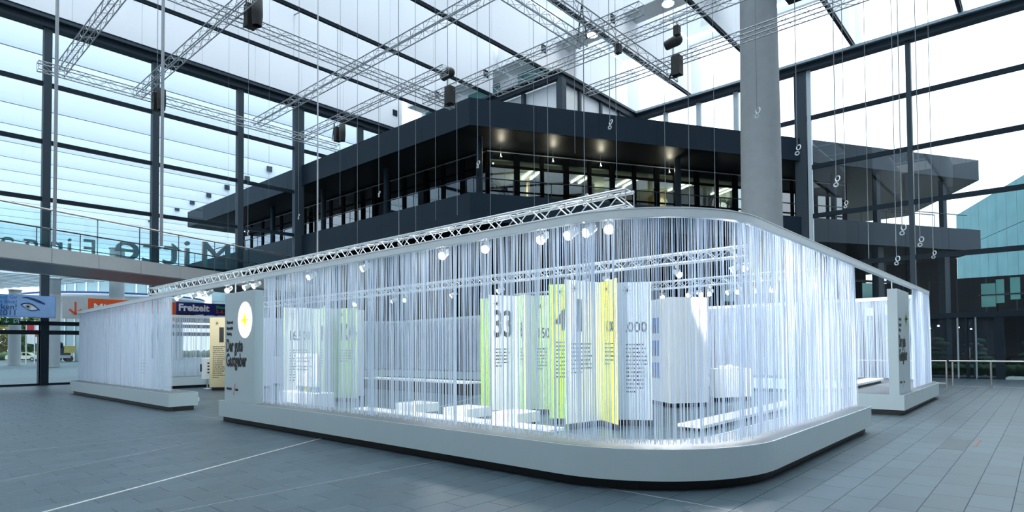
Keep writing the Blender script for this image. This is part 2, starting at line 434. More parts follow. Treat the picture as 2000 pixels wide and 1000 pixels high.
pane(dd, 'X', -2.9, -2.76, YR, .05, 2.9, M['glassd'], 'door_pane')
MB().tube((-2.88, YR-.1, 1.0), (-2.88, YR-.1, 1.5), .015).build('door_handle', M['inox'], dd)

# solid sides of the hall behind the camera
wf = structure('wall_front'); MB().box(-36, 12.2, -8.3, -8.1, 0, 21.3).build('wall_boards', M['sidewall'], wf)
for x in range(-32, 12, 4): MB().box(x-.05, x+.05, -8.1, -8.06, 0, 21).build('wall_joint', M['steelm'], wf)
wsd = structure('wall_side'); MB().box(12.0, 12.2, -8.3, 37, 0, 21.3).build('wall_boards', M['sidewall'], wsd)
for y in range(-6, 36, 4): MB().box(11.96, 12.0, y-.05, y+.05, 0, 21).build('wall_joint', M['steelm'], wsd)

# re-entrant back wall above the dark building (white boards behind dark frames)
wb = structure('wall_back')
MB().box(-35.8, -21, 27.75, 27.9, 13.3, 17.2).build('white_board', M['roofw'], wb)
MB().box(-21.15, -21.0, 27.7, 36.3, 13.3, 17.2).build('white_board', M['roofw'], wb)
for (a, b, c, d_) in ((-36, -20.8, 27.3, 27.6), (-21.2, -20.75, 27.5, 36.3)):
    MB().box(a, b, c, d_, 17.2, 17.32).build('eave_flange', M['steel'], wb)
    MB().box(a+.02, b-.1, c+.1, d_, 17.32, 17.62).build('eave_beam', M['steel'], wb)
    MB().box(a, b, c-.05, d_, 17.62, 17.76).build('eave_flange', M['steelm'], wb)
for x in (-31, -28.6, -26.3, -23.7): MB().box(x-.1, x+.1, 27.5, 27.75, 13.4, 17.2).build('mullion', M['steelm'], wb)
for y in (27.55, 29.6, 31.9, 34.1): MB().box(-21.05, -20.85, y-.1, y+.1, 13.4, 17.2).build('mullion', M['steelm'], wb)
MB().box(-20.9, -20.55, 27.35, 27.75, 13.4, 17.2).build('corner_post', M['steelm'], wb)

# ================================================================== ROOF with hanging white fins
ceil = structure('ceiling')
S_F = 4.7; ZB, ZTOP = 17.76, 21.35
fin_panel = MB().box(-.12, .12, .012, 3.048, .2, ZTOP-ZB).mesh('fin_panel', M['fin'])
for k in range(0, 11):
    x = XL+S_F*k
    y0, y1 = -8.0, (27.6 if x < -22 else 36.3)
    MB().box(x-.1, x+.1, y0, y1+(1.6 if x > -22 else 0), ZB+.2, ZTOP).build('fin_core', M['roofg'], ceil)
    MB().box(x-.075, x+.075, y0, y1+(1.6 if x > -22 else 0), ZB+.06, ZB+.2).build('fin_chord', M['steel'], ceil)
    y = y0; Lp = 3.06
    while y < y1-.1:
        if y+Lp <= y1+.01: inst('fin_panel', fin_panel, (x, y, ZB), ceil)
        else: MB().box(x-.12, x+.12, y+.012, y1, ZB+.2, ZTOP).build('fin_panel', M['fin'], ceil)
        y += Lp
    bx = MB(); yq = 27.2; zq = 18.85
    if x < -20 or x > -30: bx.box(x+.1, x+.16, 26.75, 27.15, zq-.02, zq+.42).build('vent_box', M['steel'], ceil)
    for yy in (3.5, 10, 16.5, 23): MB().tube((x+.1, yy, 20.3), (x+.75, yy+.1, 20.3), .035).build('tie_rod', M['steell'], ceil)
# transverse white boxes and roof glazing bars
for k in range(0, 10):
    x0 = XL+S_F*k+.12; x1 = x0+S_F-.24
    lowb = x0 < -21.5
    MB().box(x0, x1, 28.1, 29.5, 19.8, ZTOP).build('cross_box', M['roofw'], ceil)
    MB().box(x0, x1, 28.12, 29.48, 19.77, 19.8).build('cross_box_soffit', M['roofg'], ceil)
    for y in (32.3, 24.0, 36.2) if x0 > -21.5 else ():
        MB().box(x0, x1, y-.12, y+.12, ZTOP-.35, ZTOP).build('glazing_bar', M['roofw'], ceil)
    for y in (-4, 0, 4, 8, 12, 16, 20):
        MB().box(x0, x1, y-.06, y+.06, ZTOP-.1, ZTOP+.05).build('glazing_bar', M['mullw'], ceil)
    for y in (-4, 0, 4, 8, 12, 16, 20, 24, 28, 32):
        pane_w = MB().box(0, S_F-.3, .06, 3.94, -.01, .01)
        if 'roof' not in pane_cache: pane_cache['roof'] = pane_w.mesh('roof_pane', M['glass'])
        inst('roof_pane', pane_cache['roof'], (x0+.03, y, ZTOP+.1), ceil)
MB().box(XL, -21.1, 29.5, 29.7, 17.76, ZTOP).build('upper_wall', M['roofw'], ceil)
for x in (-33.6, -28.9, -24.2):
    MB().box(x-1.5, x+1.5, 29.38, 29.5, 18.5, 19.6).build('clerestory_pane', M['tealp'], ceil)

# ================================================================== CONCRETE COLUMN
col = thing('concrete_column', 'tall round tapering grey concrete column rising past the roof trusses to the ceiling', 'column', (-9.35, 27.0, 0))
MB().lathe([(.88, 0), (.86, 5), (.83, 11), (.76, 17.7), (.73, 21.3)], -9.35, 27, 40).build('shaft', M['concrete'], col)
for z in (4.1, 8.2, 12.3, 16.4): MB().lathe([(.862-.009*(z-4), z), (.8605-.009*(z-4), z+.02)], -9.35, 27, 40).build('pour_joint', M['steell'], col)
bxo = thing('service_box', 'white box with dark underside hanging beside the top of the concrete column', 'duct', (-7.9, 28.0, 17.0))
MB().box(-8.35, -7.5, 27.5, 28.02, 17.05, 19.7).build('casing', M['roofw'], bxo)
MB().box(-8.37, -7.48, 27.48, 28.04, 16.9, 17.05).build('grille', M['matblk'], bxo)

# ================================================================== DARK PAVILION BUILDING
C0 = Vector((-20.1, 19.5)); DR = Vector((.506, .8625)).normalized(); NR = Vector((DR.y, -DR.x))
XW = -54.8; LR = 33.5; TIP = C0+DR*LR; EB = TIP+Vector((-5.3, 9.5))
bld = thing('pavilion_building', 'dark anthracite two-tier building with pointed corner and long ribbon windows', 'building', (C0.x, C0.y, 0))
def outline(o):                                  # corner moved inwards by o
    c = Vector((C0.x+(-o+NR.y*0)/1*0, C0.y+o))
    # intersection of y = 19.5+o and the right face moved by -o along its normal
    p = C0-NR*o; t = (19.5+o-p.y)/DR.y; c = p+DR*t
    return c, c+DR*(LR-t-o), Vector((EB.x-o*.5, EB.y-o)), Vector((XW+o, EB.y-o)), Vector((XW+o, 19.5+o))
def slab(name, o, z0, z1, m): return MB().prism([*outline(o)], z0, z1).build(name, m, bld)
slab('roof_slab', .1, 13.3, 13.42, M['fascia'])
slab('upper_soffit', .06, 12.15, 12.25, M['soffit'])
slab('balcony_floor', .1, 7.9, 8.05, M['soffit'])
slab('lower_soffit', .06, 7.6, 7.7, M['dark'])
def cladding(z0, z1, name):
    n = 10
    for i in range(n):
        a = XW+(C0.x-XW)*i/n; b = XW+(C0.x-XW)*(i+1)/n
        MB().box(a+.006, b-.006, 19.5, 19.62, z0, z1).build(name, M['fascia'], bld)
    for i in range(n):
        MB().wall(C0+DR*(LR*i/n+.006), C0+DR*(LR*(i+1)/n-.006), .12, z0, z1).build(name, M['fascia'], bld)
    MB().wall(TIP, EB, .12, z0, z1).build(name, M['fascia'], bld)
    MB().box(XW, XW+.12, 19.5, EB.y, z0, z1).build(name, M['fascia'], bld)
cladding(12.15, 13.45, 'fascia_panel'); cladding(7.6, 8.95, 'parapet_panel')
# upper storey ribbon windows set back behind the balcony
O3, O5 = 3.0, 5.0
W0, W1 = outline(O3)[:2]
def face_pt(s, o=O3): return outline(o)[0]+DR*(s-0)
smul = [0, 1.62, 3.06, 4.47, 5.89, 7.29, 8.69, 10.15, 11.38, 12.85, 14.25, 15.57, 17.0, 18.4, 19.8, 21.2, 22.6, 24.0]
zb_, zt_ = 8.05, 12.15
pal = MB()
for i, s in enumerate(smul):
    p = W0+DR*s; wd = .30 if i % 2 else .2
    MB().wall(p-DR*wd/2, p+DR*wd/2, .18, zb_, zt_).build('window_mullion', M['dark'], bld)
for z, h in ((12.06, .1), (11.28, .12), (9.95, .07), (8.3, .3)):
    MB().wall(W0, W0+DR*24, .14, z-h/2, z+h/2).build('window_transom', M['dark'], bld)
    MB().box(-52, W0.x, W0.y, W0.y+.14, z-h/2, z+h/2).build('window_transom', M['dark'], bld)
MB().wall(W0-NR*-.03, W0+DR*24+NR*.03, .03, 12.0, 12.04).build('head_trim', M['alud'], bld)
MB().box(-52, W0.x, W0.y-.04, W0.y-.01, 12.0, 12.04).build('head_trim', M['alud'], bld)
for s0, s1 in zip(smul, smul[1:]):
    MB().wall(W0+DR*(s0+.1)-NR*.05, W0+DR*(s1-.1)-NR*.05, .015, 8.4, 12.0).build('window_pane', M['glassw'], bld)
xm = W0.x
k = 0
while xm > -50:
    xn = xm-(1.55 if k % 3 else 2.0)
    MB().box(xn-.14, xn+.14, W0.y-.02, W0.y+.16, zb_, zt_).build('window_mullion', M['dark'], bld)
    MB().box(xn+.16, xm-.16, W0.y+.04, W0.y+.06, 8.4, 12.0).build('window_pane', M['glassw'], bld)
    xm = xn; k += 1
# rooms behind the windows
b0 = W0-NR*7.0+DR*2.4
MB().wall(b0+DR*0, b0+DR*24, .15, 8.05, 12.0).build('room_wall', M['room'], bld)
MB().prism([W0-NR*.25+DR*.2, W0-NR*.25+DR*24, b0+DR*24, b0], 11.62, 11.7).build('room_ceiling', M['roomw'], bld)
MB().prism([W0-NR*.25+DR*.2, W0-NR*.25+DR*24, b0+DR*24, b0], 8.06, 8.12).build('room_floor', M['room'], bld)
for s in (3.4, 7.6, 12.6, 16.4, 20.0): MB().wall(W0+DR*s-NR*3.0, W0+DR*s-NR*7.0, .12, 8.1, 11.65).build('partition', M['wood' if s in (12.6, 3.4) else 'room'], bld)
for i, s in enumerate((2.9, 6.0, 9.0, 12.7, 15.9, 19.3)):
    for q in (0, .5):
        c = W0+DR*(s+q)-NR*2.0
        MB().bar((c.x-NR.x*-.9, c.y-NR.y*-.9, 11.55), (c.x-NR.x*.9, c.y-NR.y*.9, 11.55), .1, .05).build('fluorescent_tube', M['tube'], bld)
for i, s in enumerate((4.6, 7.4, 10.6, 14.1, 17.6)):
    c = W0+DR*s-NR*3.4
    MB().ball((c.x, c.y, 10.3), .16, .16, .1, 10, 5).build('globe_light', M['tube'], bld)
MB().box(-52, W0.x-.5, W0.y+4.5, W0.y+4.6, 8.05, 12).build('room_wall', M['dark'], bld)
MB().box(-52, W0.x-.5, W0.y+.2, W0.y+4.5, 11.9, 12).build('room_ceiling', M['soffit'], bld)
MB().box(-25.9, -24.5, W0.y+1.2, W0.y+1.3, 8.1, 11.9).build('oak_wall', M['wood'], bld)
for (s, z, e) in ((3.0, 10.9, 60), (7.8, 10.9, 60), (12.5, 10.9, 60), (17.0, 10.9, 60)):
    l = bpy.data.lights.new('room_light', 'POINT'); l.energy = e; l.color = (1, .97, .72); l.shadow_soft_size = .3
    lo = bpy.data.objects.new('room_light', l); link(lo, bld); c = W0+DR*s-NR*3.2; lo.location = (c.x-C0.x, c.y-C0.y, z)
l = bpy.data.lights.new('room_light', 'POINT'); l.energy = 25; l.color = (1, .85, .5); l.shadow_soft_size = .2
lo = bpy.data.objects.new('room_light', l); link(lo, bld); lo.location = (-25.2-C0.x, W0.y+.6-C0.y, 10.5)
for s, o_ in ((.9, 2.3), (3.8, 2.3), (6.6, 2.3), (10.9, 2.3)):   # small lamps under the soffit
    c = outline(o_)[0]+DR*s
    MB().lathe([(.07, 11.5), (.07, 11.56), (.012, 11.57), (.012, 12.15)], c.x, c.y, 10).build('soffit_lamp', M['alud'], bld)
    l = bpy.data.lights.new('soffit_light', 'POINT'); l.energy = 45; l.color = (1, .93, .70); l.shadow_soft_size = .03
    lo = bpy.data.objects.new('soffit_light', l); link(lo, bld); lo.location = (c.x-C0.x+.05, c.y-C0.y, 11.66)
# balcony columns and handrails
for p in (outline(1.5)[0], *[outline(1.6)[0]+DR*s for s in (11.4, 22.4)]):
    MB().lathe([(.17, 8.05), (.17, 12.15)], p.x, p.y, 14).build('balcony_column', M['steel'], bld)
for x in (-28.6, -35.5, -42.5): MB().lathe([(.17, 8.05), (.17, 12.15)], x, 21.0, 14).build('balcony_column', M['steel'], bld)
q = outline(.6)
br1 = MB().tube((*q[0], 9.85), (*(q[0]+DR*30), 9.85), .03, 6).build('balcony_rail', M['steel'], bld)
br2 = MB().tube((-52, q[0].y, 9.85), (*q[0], 9.85), .03, 6).build('balcony_rail', M['steel'], bld)
for s in range(0, 31, 2):
    p = q[0]+DR*s; MB().tube((*p, 8.9), (*p, 9.85), .022, 5).build('rail_post', M['steel'], br1)
for x in range(-51, -21, 2): MB().tube((x, q[0].y, 8.9), (x, q[0].y, 9.85), .022, 5).build('rail_post', M['steel'], br2)
# ground and middle storeys below, dark
G0 = outline(4.5)
MB().wall(G0[0], G0[1], .2, 0, 7.6).build('lower_wall', M['dark'], bld)
MB().box(-50, G0[0].x, G0[0].y, G0[0].y+.2, 0, 7.6).build('lower_wall', M['dark'], bld)
for i in range(13):
    p = G0[0]+DR*(13.5+i*1.25)+NR*.02; p2 = p+DR*.95
    MB().wall(p2+NR*.03, p+NR*.03, .03, 4.2+(i % 2)*.25, 5.9).build('lower_pane', M['tealp' if i % 3 == 1 else 'dark'], bld)
MB().wall(G0[0]+DR*12+NR*.1, G0[0]+DR*29+NR*.1, .12, 5.95, 6.1).build('lower_transom', M['steel'], bld)
for s in (25.5, 31.0):
    p = C0+DR*s-NR*.5
    MB().wall(p, p+DR*.3, .3, 8.9, 12.15).build('end_column', M['steel'], bld)
    MB().wall(p, p+DR*.45, .45, 0, 7.6).build('end_column', M['steel'], bld)
hl = outline(.3)
MB().tube((*(hl[0]+DR*26), 9.9), (*(hl[0]+DR*32.6), 9.9), .03, 6).build('terrace_rail', M['steel'], bld)

# ================================================================== GLASS FOOTBRIDGE
BP = Vector((-26.5, 3.47)); BD = Vector((-.347, .938)).normalized(); BN = Vector((-BD.y, BD.x))     # BN points away to the far side
BW = 3.9
br = thing('footbridge', 'suspended footbridge with brushed metal edge and green glass balustrades left of the pavilion', 'footbridge', (BP.x, BP.y, 4.85))
B0, B1 = -8.0, 16.4
def bpnt(s, o): return BP+BD*s+BN*o
MB().prism([bpnt(B0, .35), bpnt(B1, .35), bpnt(B1, BW-.35), bpnt(B0, BW-.35)], 4.88, 5.3).build('deck', M['under'], br)
s = B0; bl = 2.0
js = [-8, -5.4, -2.8, -.2, 1.65, 3.35, 5.1, 6.95, 8.9, 11, 13.2, 16.4]
for a, b in zip(js, js[1:]):
    for o in (0, BW-.35):
        MB().prism([bpnt(a+.008, o), bpnt(b-.008, o), bpnt(b-.008, o+.35), bpnt(a+.008, o+.35)], 4.85, 5.4).build('edge_panel', M['steelbr'], br)
    for o in (.06, BW-.08):
        MB().prism([bpnt(a+.02, o), bpnt(b-.02, o), bpnt(b-.02, o+.02), bpnt(a+.02, o+.02)], 5.42, 6.72).build('balustrade_pane', M['glassb'], br)
for o in (.07, BW-.07):
    for z, r_ in ((6.8, .035), (6.1, .018)):
        MB().tube((*bpnt(B0, o), z), (*bpnt(B1, o), z), r_, 8).build('handrail', M['inox' if z > 6.5 else 'steel'], br)
    for b in js[1:]: MB().tube((*bpnt(b, o+.03), 5.4), (*bpnt(b, o+.03), 6.8), .02, 6).build('balustrade_post', M['steelm'], br)
for px in (112, 321):
    p = at(px-6, 475, 'Z', 5.4); MB().tube((p.x, p.y, 5.3), (p.x, p.y, ZTOP), .055, 8).build('hanger_rod', M['alud'], br)

# entrance lettering, seen from behind through the glass
sg = thing('entrance_lettering', 'row of large grey sign letters seen from behind above the entrance glass', 'sign', (-37, 12, 6.5))
MB().box(-37.25, -36.75, 2, 16.2, 6.32, 6.45).build('sign_rail', M['steel'], sg)
for body, y, size, sx in (('M', 15.75, 2.22, 1.12), ('i', 13.42, 2.22, 1.12), ('t', 12.80, 2.22, 1.25), ('t', 11.78, 2.22, 1.25), ('e', 10.82, 2.22, 1.28),
                          ('E', 8.75, 1.32, .95), ('i', 7.72, 1.32, 1.05), ('n', 7.35, 1.32, 1.1), ('g', 6.35, 1.32, 1.1), ('a', 5.40, 1.32, 1.1), ('n', 4.45, 1.32, 1.1), ('g', 3.5, 1.32, 1.1)):
    text('letter', body, size, (-36.95, y, 6.5), (0, -1, 0), M['letter'], sg, sx=sx, bold=.0, ext=.04)
    text('letter_face', body, size, (-37.06, y, 6.5), (0, -1, 0), M['orange'], sg, sx=sx, bold=.0, ext=.03)

# signs over the doors
XS = -35.3
t = thing('eye_billboard', 'blue billboard with a printed eye and dark lettering above the glass doors', 'billboard', (XS, 5, 3.3))
MB().box(XL+.36, XS, -.6, 6.72, 3.2, 4.24).build('board', M['blue'], t)
MB().box(XS, XS+.004, 4.95, 6.68, 3.23, 4.21).build('photo_ground', M['skin'], t)
def eyeshape(mb, cy, cz, a, up, dn, tilt, x, n=14):
    top = [(cy-a+2*a*i/n, up*math.sin(PI*i/n)) for i in range(n+1)]; bot = [(cy+a-2*a*i/n, -dn*math.sin(PI*i/n)) for i in range(1, n)]
    P = [(x, y, cz+z+(y-cy)*tilt) for y, z in top+bot]
    return mb.add(P, [tuple(range(len(P)))])
eyeshape(MB(), 5.75, 3.67, .36, .21, .17, -.28, XS+.006).build('eye_shadow', M['mblue'], t)
ew = eyeshape(MB(), 5.75, 3.69, .29, .14, .13, -.28, XS+.009).build('eye_white', M['wprint'], t)
mb = MB()
for r_, xx, mm in ((.12, .012, 'gprint'), (.05, .015, 'ink')):
    MB().add([(XS+xx, 5.66+r_*math.cos(a*PI/8), 3.70+r_*math.sin(a*PI/8)) for a in range(16)], [tuple(range(16))]).build('iris' if r_ > .1 else 'pupil', M['letter' if r_ > .1 else 'ink'], ew)
up = [(5.40, 3.80), (5.52, 3.86), (5.66, 3.86), (5.82, 3.80), (5.96, 3.69), (6.10, 3.55)]
mb = MB()
for (a, b), (c, d) in zip(up, up[1:]): mb.add([(XS+.017, a, b-.025), (XS+.017, c, d-.025), (XS+.017, c, d+.012), (XS+.017, a, b+.012)], [(0, 1, 2, 3)])
mb.build('lash_line', M['ink'], t)
bw = [(5.45, 4.12, .01), (5.62, 4.13, .03), (5.85, 4.06, .05), (6.1, 3.95, .06), (6.3, 3.85, .03)]
mb = MB()
for (a, b, e), (c, d, g) in zip(bw, bw[1:]): mb.add([(XS+.017, a, b-e), (XS+.017, c, d-g), (XS+.017, c, d+g), (XS+.017, a, b+e)], [(0, 1, 2, 3)])
mb.build('eyebrow', M['dblue'], t)
for body, z, size, m in (('Gastronomie und GV', 4.03, .235, 'mblue'), ('Zukunft im Blick!', 3.83, .225, 'mblue'), ('Vormerken!', 3.55, .36, 'dblue'), ('Januar 2011', 3.28, .36, 'dblue')):
    text('lettering', body, size, (XS+.01, 5.28, z), (0, 1, 0), M[m], t, align='RIGHT', sx=.95)
t = thing('wayfinding_sign', 'pale and orange direction sign with a red down arrow beside the eye billboard', 'sign', (XS, 9, 3.3))
MB().box(XL+.36, XS, 6.98, 11.98, 3.2, 4.24).build('board', M['signw'], t)
MB().box(XS, XS+.005, 8.0, 12.0, 3.22, 4.22).build('orange_panel', M['orange'], t)
mb = MB(); mb.box(XS, XS+.008, 7.45, 7.53, 3.42, 4.02)
for sgn in (-1, 1): mb.bar((XS+.005, 7.49, 3.42), (XS+.005, 7.49+.24*sgn, 3.66), .01, .09, up=(0, -sgn*.7, .7))
mb.build('arrow', M['orange'], t)
text('lettering', 'Mitte', .52, (XS+.01, 8.22, 3.62), (0, 1, 0), M['wprint'], t, bold=.012, sx=1.05)
t = thing('leisure_fair_poster', 'dark blue fair poster with large white lettering over the far doors', 'poster', (XS, 13, 3.3))
MB().box(XL+.36, XS, 12.02, 15.7, 3.15, 4.26).build('board', M['navy'], t)
text('lettering', 'Freizeit', .52, (XS+.01, 12.12, 3.80), (0, 1, 0), M['wprint'], t, bold=.02, sx=1.02)
text('lettering', 'Messe', .25, (XS+.01, 14.10, 3.98), (0, 1, 0), M['gprint'], t, bold=.008, sx=1.0)
text('lettering', '2.-6. M\u00e4rz', .27, (XS+.01, 14.10, 3.72), (0, 1, 0), M['orange'], t, bold=.006, sx=.95)
MB().box(XS, XS+.006, 12.05, 12.95, 3.2, 3.66).build('photo_dark', M['matblk'], t)
MB().add([(XS+.01, 12.6, 3.2), (XS+.01, 12.95, 3.2), (XS+.01, 12.85, 3.4), (XS+.01, 12.68, 3.62), (XS+.01, 12.58, 3.5)], [(0, 1, 2, 3, 4)]).build('photo_arm', M['brown'], t)
MB().add([(XS+.012, 13.0, 3.2), (XS+.012, 13.45, 3.17), (XS+.012, 13.42, 3.62), (XS+.012, 12.92, 3.57)], [(0, 1, 2, 3)]).build('printed_sheet', M['wprint'], t)
mb = MB(); print_lines(mb, (XS+.014, 12.99, 3.5), (0, 1, 0), .4, 6, .05, .018); mb.build('small_print', M['dblue'], t)
MB().box(XS, XS+.01, 13.6, 14.02, 3.36, 3.6).build('photo_sky', M['blue'], t)
MB().box(XS, XS+.01, 13.6, 14.02, 3.2, 3.36).build('photo_field', M['star_g'], t)
MB().box(XS, XS+.01, 14.2, 14.65, 3.2, 3.6).build('photo_light', M['pink'], t)
# emergency exit sign
t = thing('exit_sign', 'small green emergency exit sign with white arrow under the eye billboard', 'sign', (XL+.15, 4.95, 3.0))
MB().box(XL+.12, XL+.17, 4.75, 5.45, 2.9, 3.16).build('plate', M['exitg'], t)
mb = MB(); mb.box(XL+.17, XL+.176, 4.93, 4.97, 2.97, 3.12)
for sgn in (-1, 1): mb.bar((XL+.173, 4.95, 2.95), (XL+.173, 4.95+.08*sgn, 3.03), .006, .03, up=(0, -sgn*.7, .7))
mb.box(XL+.17, XL+.176, 5.2, 5.24, 2.94, 3.12).box(XL+.17, XL+.176, 5.24, 5.36, 3.09, 3.12).box(XL+.17, XL+.176, 5.36, 5.4, 2.94, 3.12)
mb.bar((XL+.173, 5.25, 2.95), (XL+.173, 5.34, 3.06), .006, .025, up=(0, -.7, .7))
mb.build('pictogram', M['wprint'], t)

# ================================================================== EXHIBITION: outline, bases, curtains
RC = 1.95
RS = .45                                          # tighter corner at the far left
def rounded(parts):
    """parts: straight points and ('arc', cx, cy, a0, a1); returns [(point, outward normal)]"""
    out = []
    for p in parts:
        if p[0] == 'arc':
            for i in range(25):
                rc = p[5] if len(p) > 5 else RC
                a = RAD(p[3]+(p[4]-p[3])*i/24); out.append((Vector((p[1]+rc*math.cos(a), p[2]+rc*math.sin(a))), Vector((math.cos(a), math.sin(a)))))
        else: out.append((Vector(p[0]), Vector(p[1])))
    return out
F_, R_, L_, B_ = (0, -1), (1, 0), (-1, 0), (0, 1)
P_MAIN = rounded([((-14.34, 5.8), F_), ((-4.5, 5.8), F_), ('arc', -4.5, 7.75, -90, 0), ((-2.55, 7.75), R_), ((-2.55, 13.03), R_)])
P_RIGHT = rounded([((-2.55, 16.5), R_), ((-2.55, 22.2), R_), ('arc', -4.5, 22.2, 0, 90), ((-4.5, 24.15), B_), ((-13, 24.15), B_)])
P_LEFT = rounded([((-16, 20.95), B_), ((-26.45, 20.95), B_), ('arc', -26.45, 19.0, 90, 180), ((-28.4, 19), L_), ((-28.4, 5.8+RS), L_),
                  ('arc', -28.4+RS, 5.8+RS, 180, 270, RS), ((-28.4+RS, 5.8), F_), ((-17.55, 5.8), F_)])
def dedupe(P):
    out = []
    for p, n in P:
        if not out or (p-out[-1][0]).length > 1e-4: out.append((p, n))
    return out
P_MAIN, P_RIGHT, P_LEFT = map(dedupe, (P_MAIN, P_RIGHT, P_LEFT))
def off(P, o): return [p-n*o for p, n in P]
def densify(pts, step):
    out = [pts[0]]
    for a, b in zip(pts, pts[1:]):
        L = (b-a).length; k = max(1, round(L/step))
        for i in range(1, k+1): out.append(a+(b-a)*i/k)
    return out
def cut(pts, seg):                               # split a polyline into runs about seg long
    tot = sum((b-a).length for a, b in zip(pts, pts[1:])); n = max(1, round(tot/seg)); runs = []; cur = [pts[0]]; acc = 0; goal = tot/n
    for a, b in zip(pts, pts[1:]):
        L = (b-a).length; pos = 0
        while acc+(L-pos) > goal+1e-6 and len(runs) < n-1:
            st = goal-acc; pos += st; q = a+(b-a)*(pos/L); cur.append(q); runs.append(cur); cur = [q]; acc = 0
        cur.append(b); acc += L-pos
    runs.append(cur); return runs
def rail_fall(p): return -.13*min(1, max(0, (-13-p.x)/15))   # the rail hangs a little lower towards the far left
def ribbon(mb, A, B, z0, z1, fall=False):        # solid between two offset polylines
    n = len(A); q = rail_fall if fall else (lambda p: 0)
    vs = [(p.x, p.y, z0+q(p)) for p in A]+[(p.x, p.y, z0+q(p)) for p in B]+[(p.x, p.y, z1+q(p)) for p in A]+[(p.x, p.y, z1+q(p)) for p in B]
    fs = []
    for i in range(n-1):
        a, b, c, d_ = i, i+1, n+i, n+i+1; u = 2*n
        fs += [(a, c, d_, b), (u+a, u+b, u+d_, u+c), (a, b, u+b, u+a), (c, u+c, u+d_, d_)]
    fs += [(0, 2*n, 3*n, n), (n-1, 2*n-1, 4*n-1, 3*n-1)]
    return mb.add(vs, fs)
def base_block(P, width, label):
    p0 = P[0][0]
    t = thing('exhibition_plinth', label, 'plinth', (p0.x, p0.y, 0))
    ribbon(MB(), off(P, .11), off(P, width-.11), 0, .125).build('recessed_foot', M['black'], t)
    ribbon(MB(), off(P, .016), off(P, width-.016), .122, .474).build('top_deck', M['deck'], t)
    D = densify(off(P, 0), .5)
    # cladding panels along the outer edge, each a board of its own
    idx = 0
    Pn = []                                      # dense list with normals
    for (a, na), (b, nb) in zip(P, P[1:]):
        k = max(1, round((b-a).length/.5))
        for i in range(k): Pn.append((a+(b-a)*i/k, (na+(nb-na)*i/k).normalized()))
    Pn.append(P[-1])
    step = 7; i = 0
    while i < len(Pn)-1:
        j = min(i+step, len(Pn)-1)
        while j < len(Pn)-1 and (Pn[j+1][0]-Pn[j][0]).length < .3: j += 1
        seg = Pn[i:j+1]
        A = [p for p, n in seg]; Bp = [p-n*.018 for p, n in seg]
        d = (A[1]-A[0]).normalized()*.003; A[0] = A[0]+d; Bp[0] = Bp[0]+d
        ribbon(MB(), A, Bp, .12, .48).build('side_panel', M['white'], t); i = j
    A = off(P, width); Bp = off(P, width-.018); ribbon(MB(), Bp, A, .12, .48).build('inner_panel', M['white'], t)
    for e in (0, -1):
        p, n = P[e]; q = p-n*width; dd_ = (P[1][0]-P[0][0]).normalized() if e == 0 else (P[-1][0]-P[-2][0]).normalized()*-1
        m_ = MB().prism([p-n*.002, q+n*.002, q+n*.002-dd_*.004, p-n*.002-dd_*.004], .12, .48); m_.build('end_panel', M['white'], t)
    return t
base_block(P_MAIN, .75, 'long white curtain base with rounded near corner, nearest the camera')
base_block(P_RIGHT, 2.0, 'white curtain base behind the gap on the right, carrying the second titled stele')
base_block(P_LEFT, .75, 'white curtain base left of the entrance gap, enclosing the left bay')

def lerp_path(pts):
    ls = [0]
    for a, b in zip(pts, pts[1:]): ls.append(ls[-1]+(b-a).length)
    def f(s):
        for i in range(len(ls)-1):
            if s <= ls[i+1] or i == len(ls)-2:
                L = ls[i+1]-ls[i]; q = (s-ls[i])/L if L else 0; return pts[i]+(pts[i+1]-pts[i])*q, (pts[i+1]-pts[i]).normalized()
    return f, ls[-1]
def threads(pts, z0, z1, label, spacing=.0102, rad=.0039, seed=1, layers=2, thin=None):
    """a fringe of hanging threads: each one a thin three-sided cord, irregularly bunched"""
    rr = random.Random(seed); f, L = lerp_path(pts); mb = MB(); s = 0; p0 = pts[0]
    dens = 1.0; nxt = 0
    while s < L:
        if s > nxt: dens = rr.choice((.75, .9, 1, 1, 1.15, 1.5)); nxt = s+rr.uniform(.04, .25)
        p, d = f(s); n = Vector((-d.y, d.x)); o = rr.choice((0, .022, -.022) if layers > 1 else (0,))+rr.uniform(-.004, .004)
        r_ = rad*rr.uniform(.65, 1.35); sw = d*rr.uniform(-.016, .016); zb2 = z0+rr.uniform(-.012, .03)
        a0 = rr.uniform(0, 2.1); vs = []
        zt = z1+rail_fall(p)
        for (c, z) in ((p+n*o*.3, zt), (p+n*o+sw*.6, (z0+z1)/2), (p+n*o+sw, zb2)):
            for k in range(3):
                a = a0+2*PI*k/3; vs.append((c.x+r_*math.cos(a), c.y+r_*math.sin(a), z))
        mb.add(vs, [(k, (k+1) % 3, 3+(k+1) % 3, 3+k) for k in range(3)]+[(3+k, 3+(k+1) % 3, 6+(k+1) % 3, 6+k) for k in range(3)]+[(6, 7, 8)])
        s += spacing*rr.uniform(.4, 1.6)/dens
    o = mb.build('string_curtain', M['thread'], None, 'stuff'); tag(o, label, 'curtain'); return o
ZR0, ZR1 = 3.18, 3.28
CI = .30                                          # curtain line inside the base edge
def trim(P, o, x_from=None):
    return off(P, o)
pm = off(P_MAIN, CI-.06); pm[0] = Vector((-12.62, pm[0].y))
threads(pm, .505, ZR0, 'white string curtain running round the rounded corner of the nearest bay', seed=3)
threads(off(P_RIGHT, .22)[0:1] and [Vector((-2.75, 19.3))]+off(P_RIGHT, .2)[1:], .5, ZR0, 'white string curtain beyond the second stele, farthest on the right', seed=5, spacing=.0075)
pl = off(P_LEFT, .28); pl[-1] = Vector((-18.2, pl[-1].y))
threads(pl, .5, ZR0, 'white string curtain enclosing the left bay beside the entrance gap', seed=7, spacing=.0105)
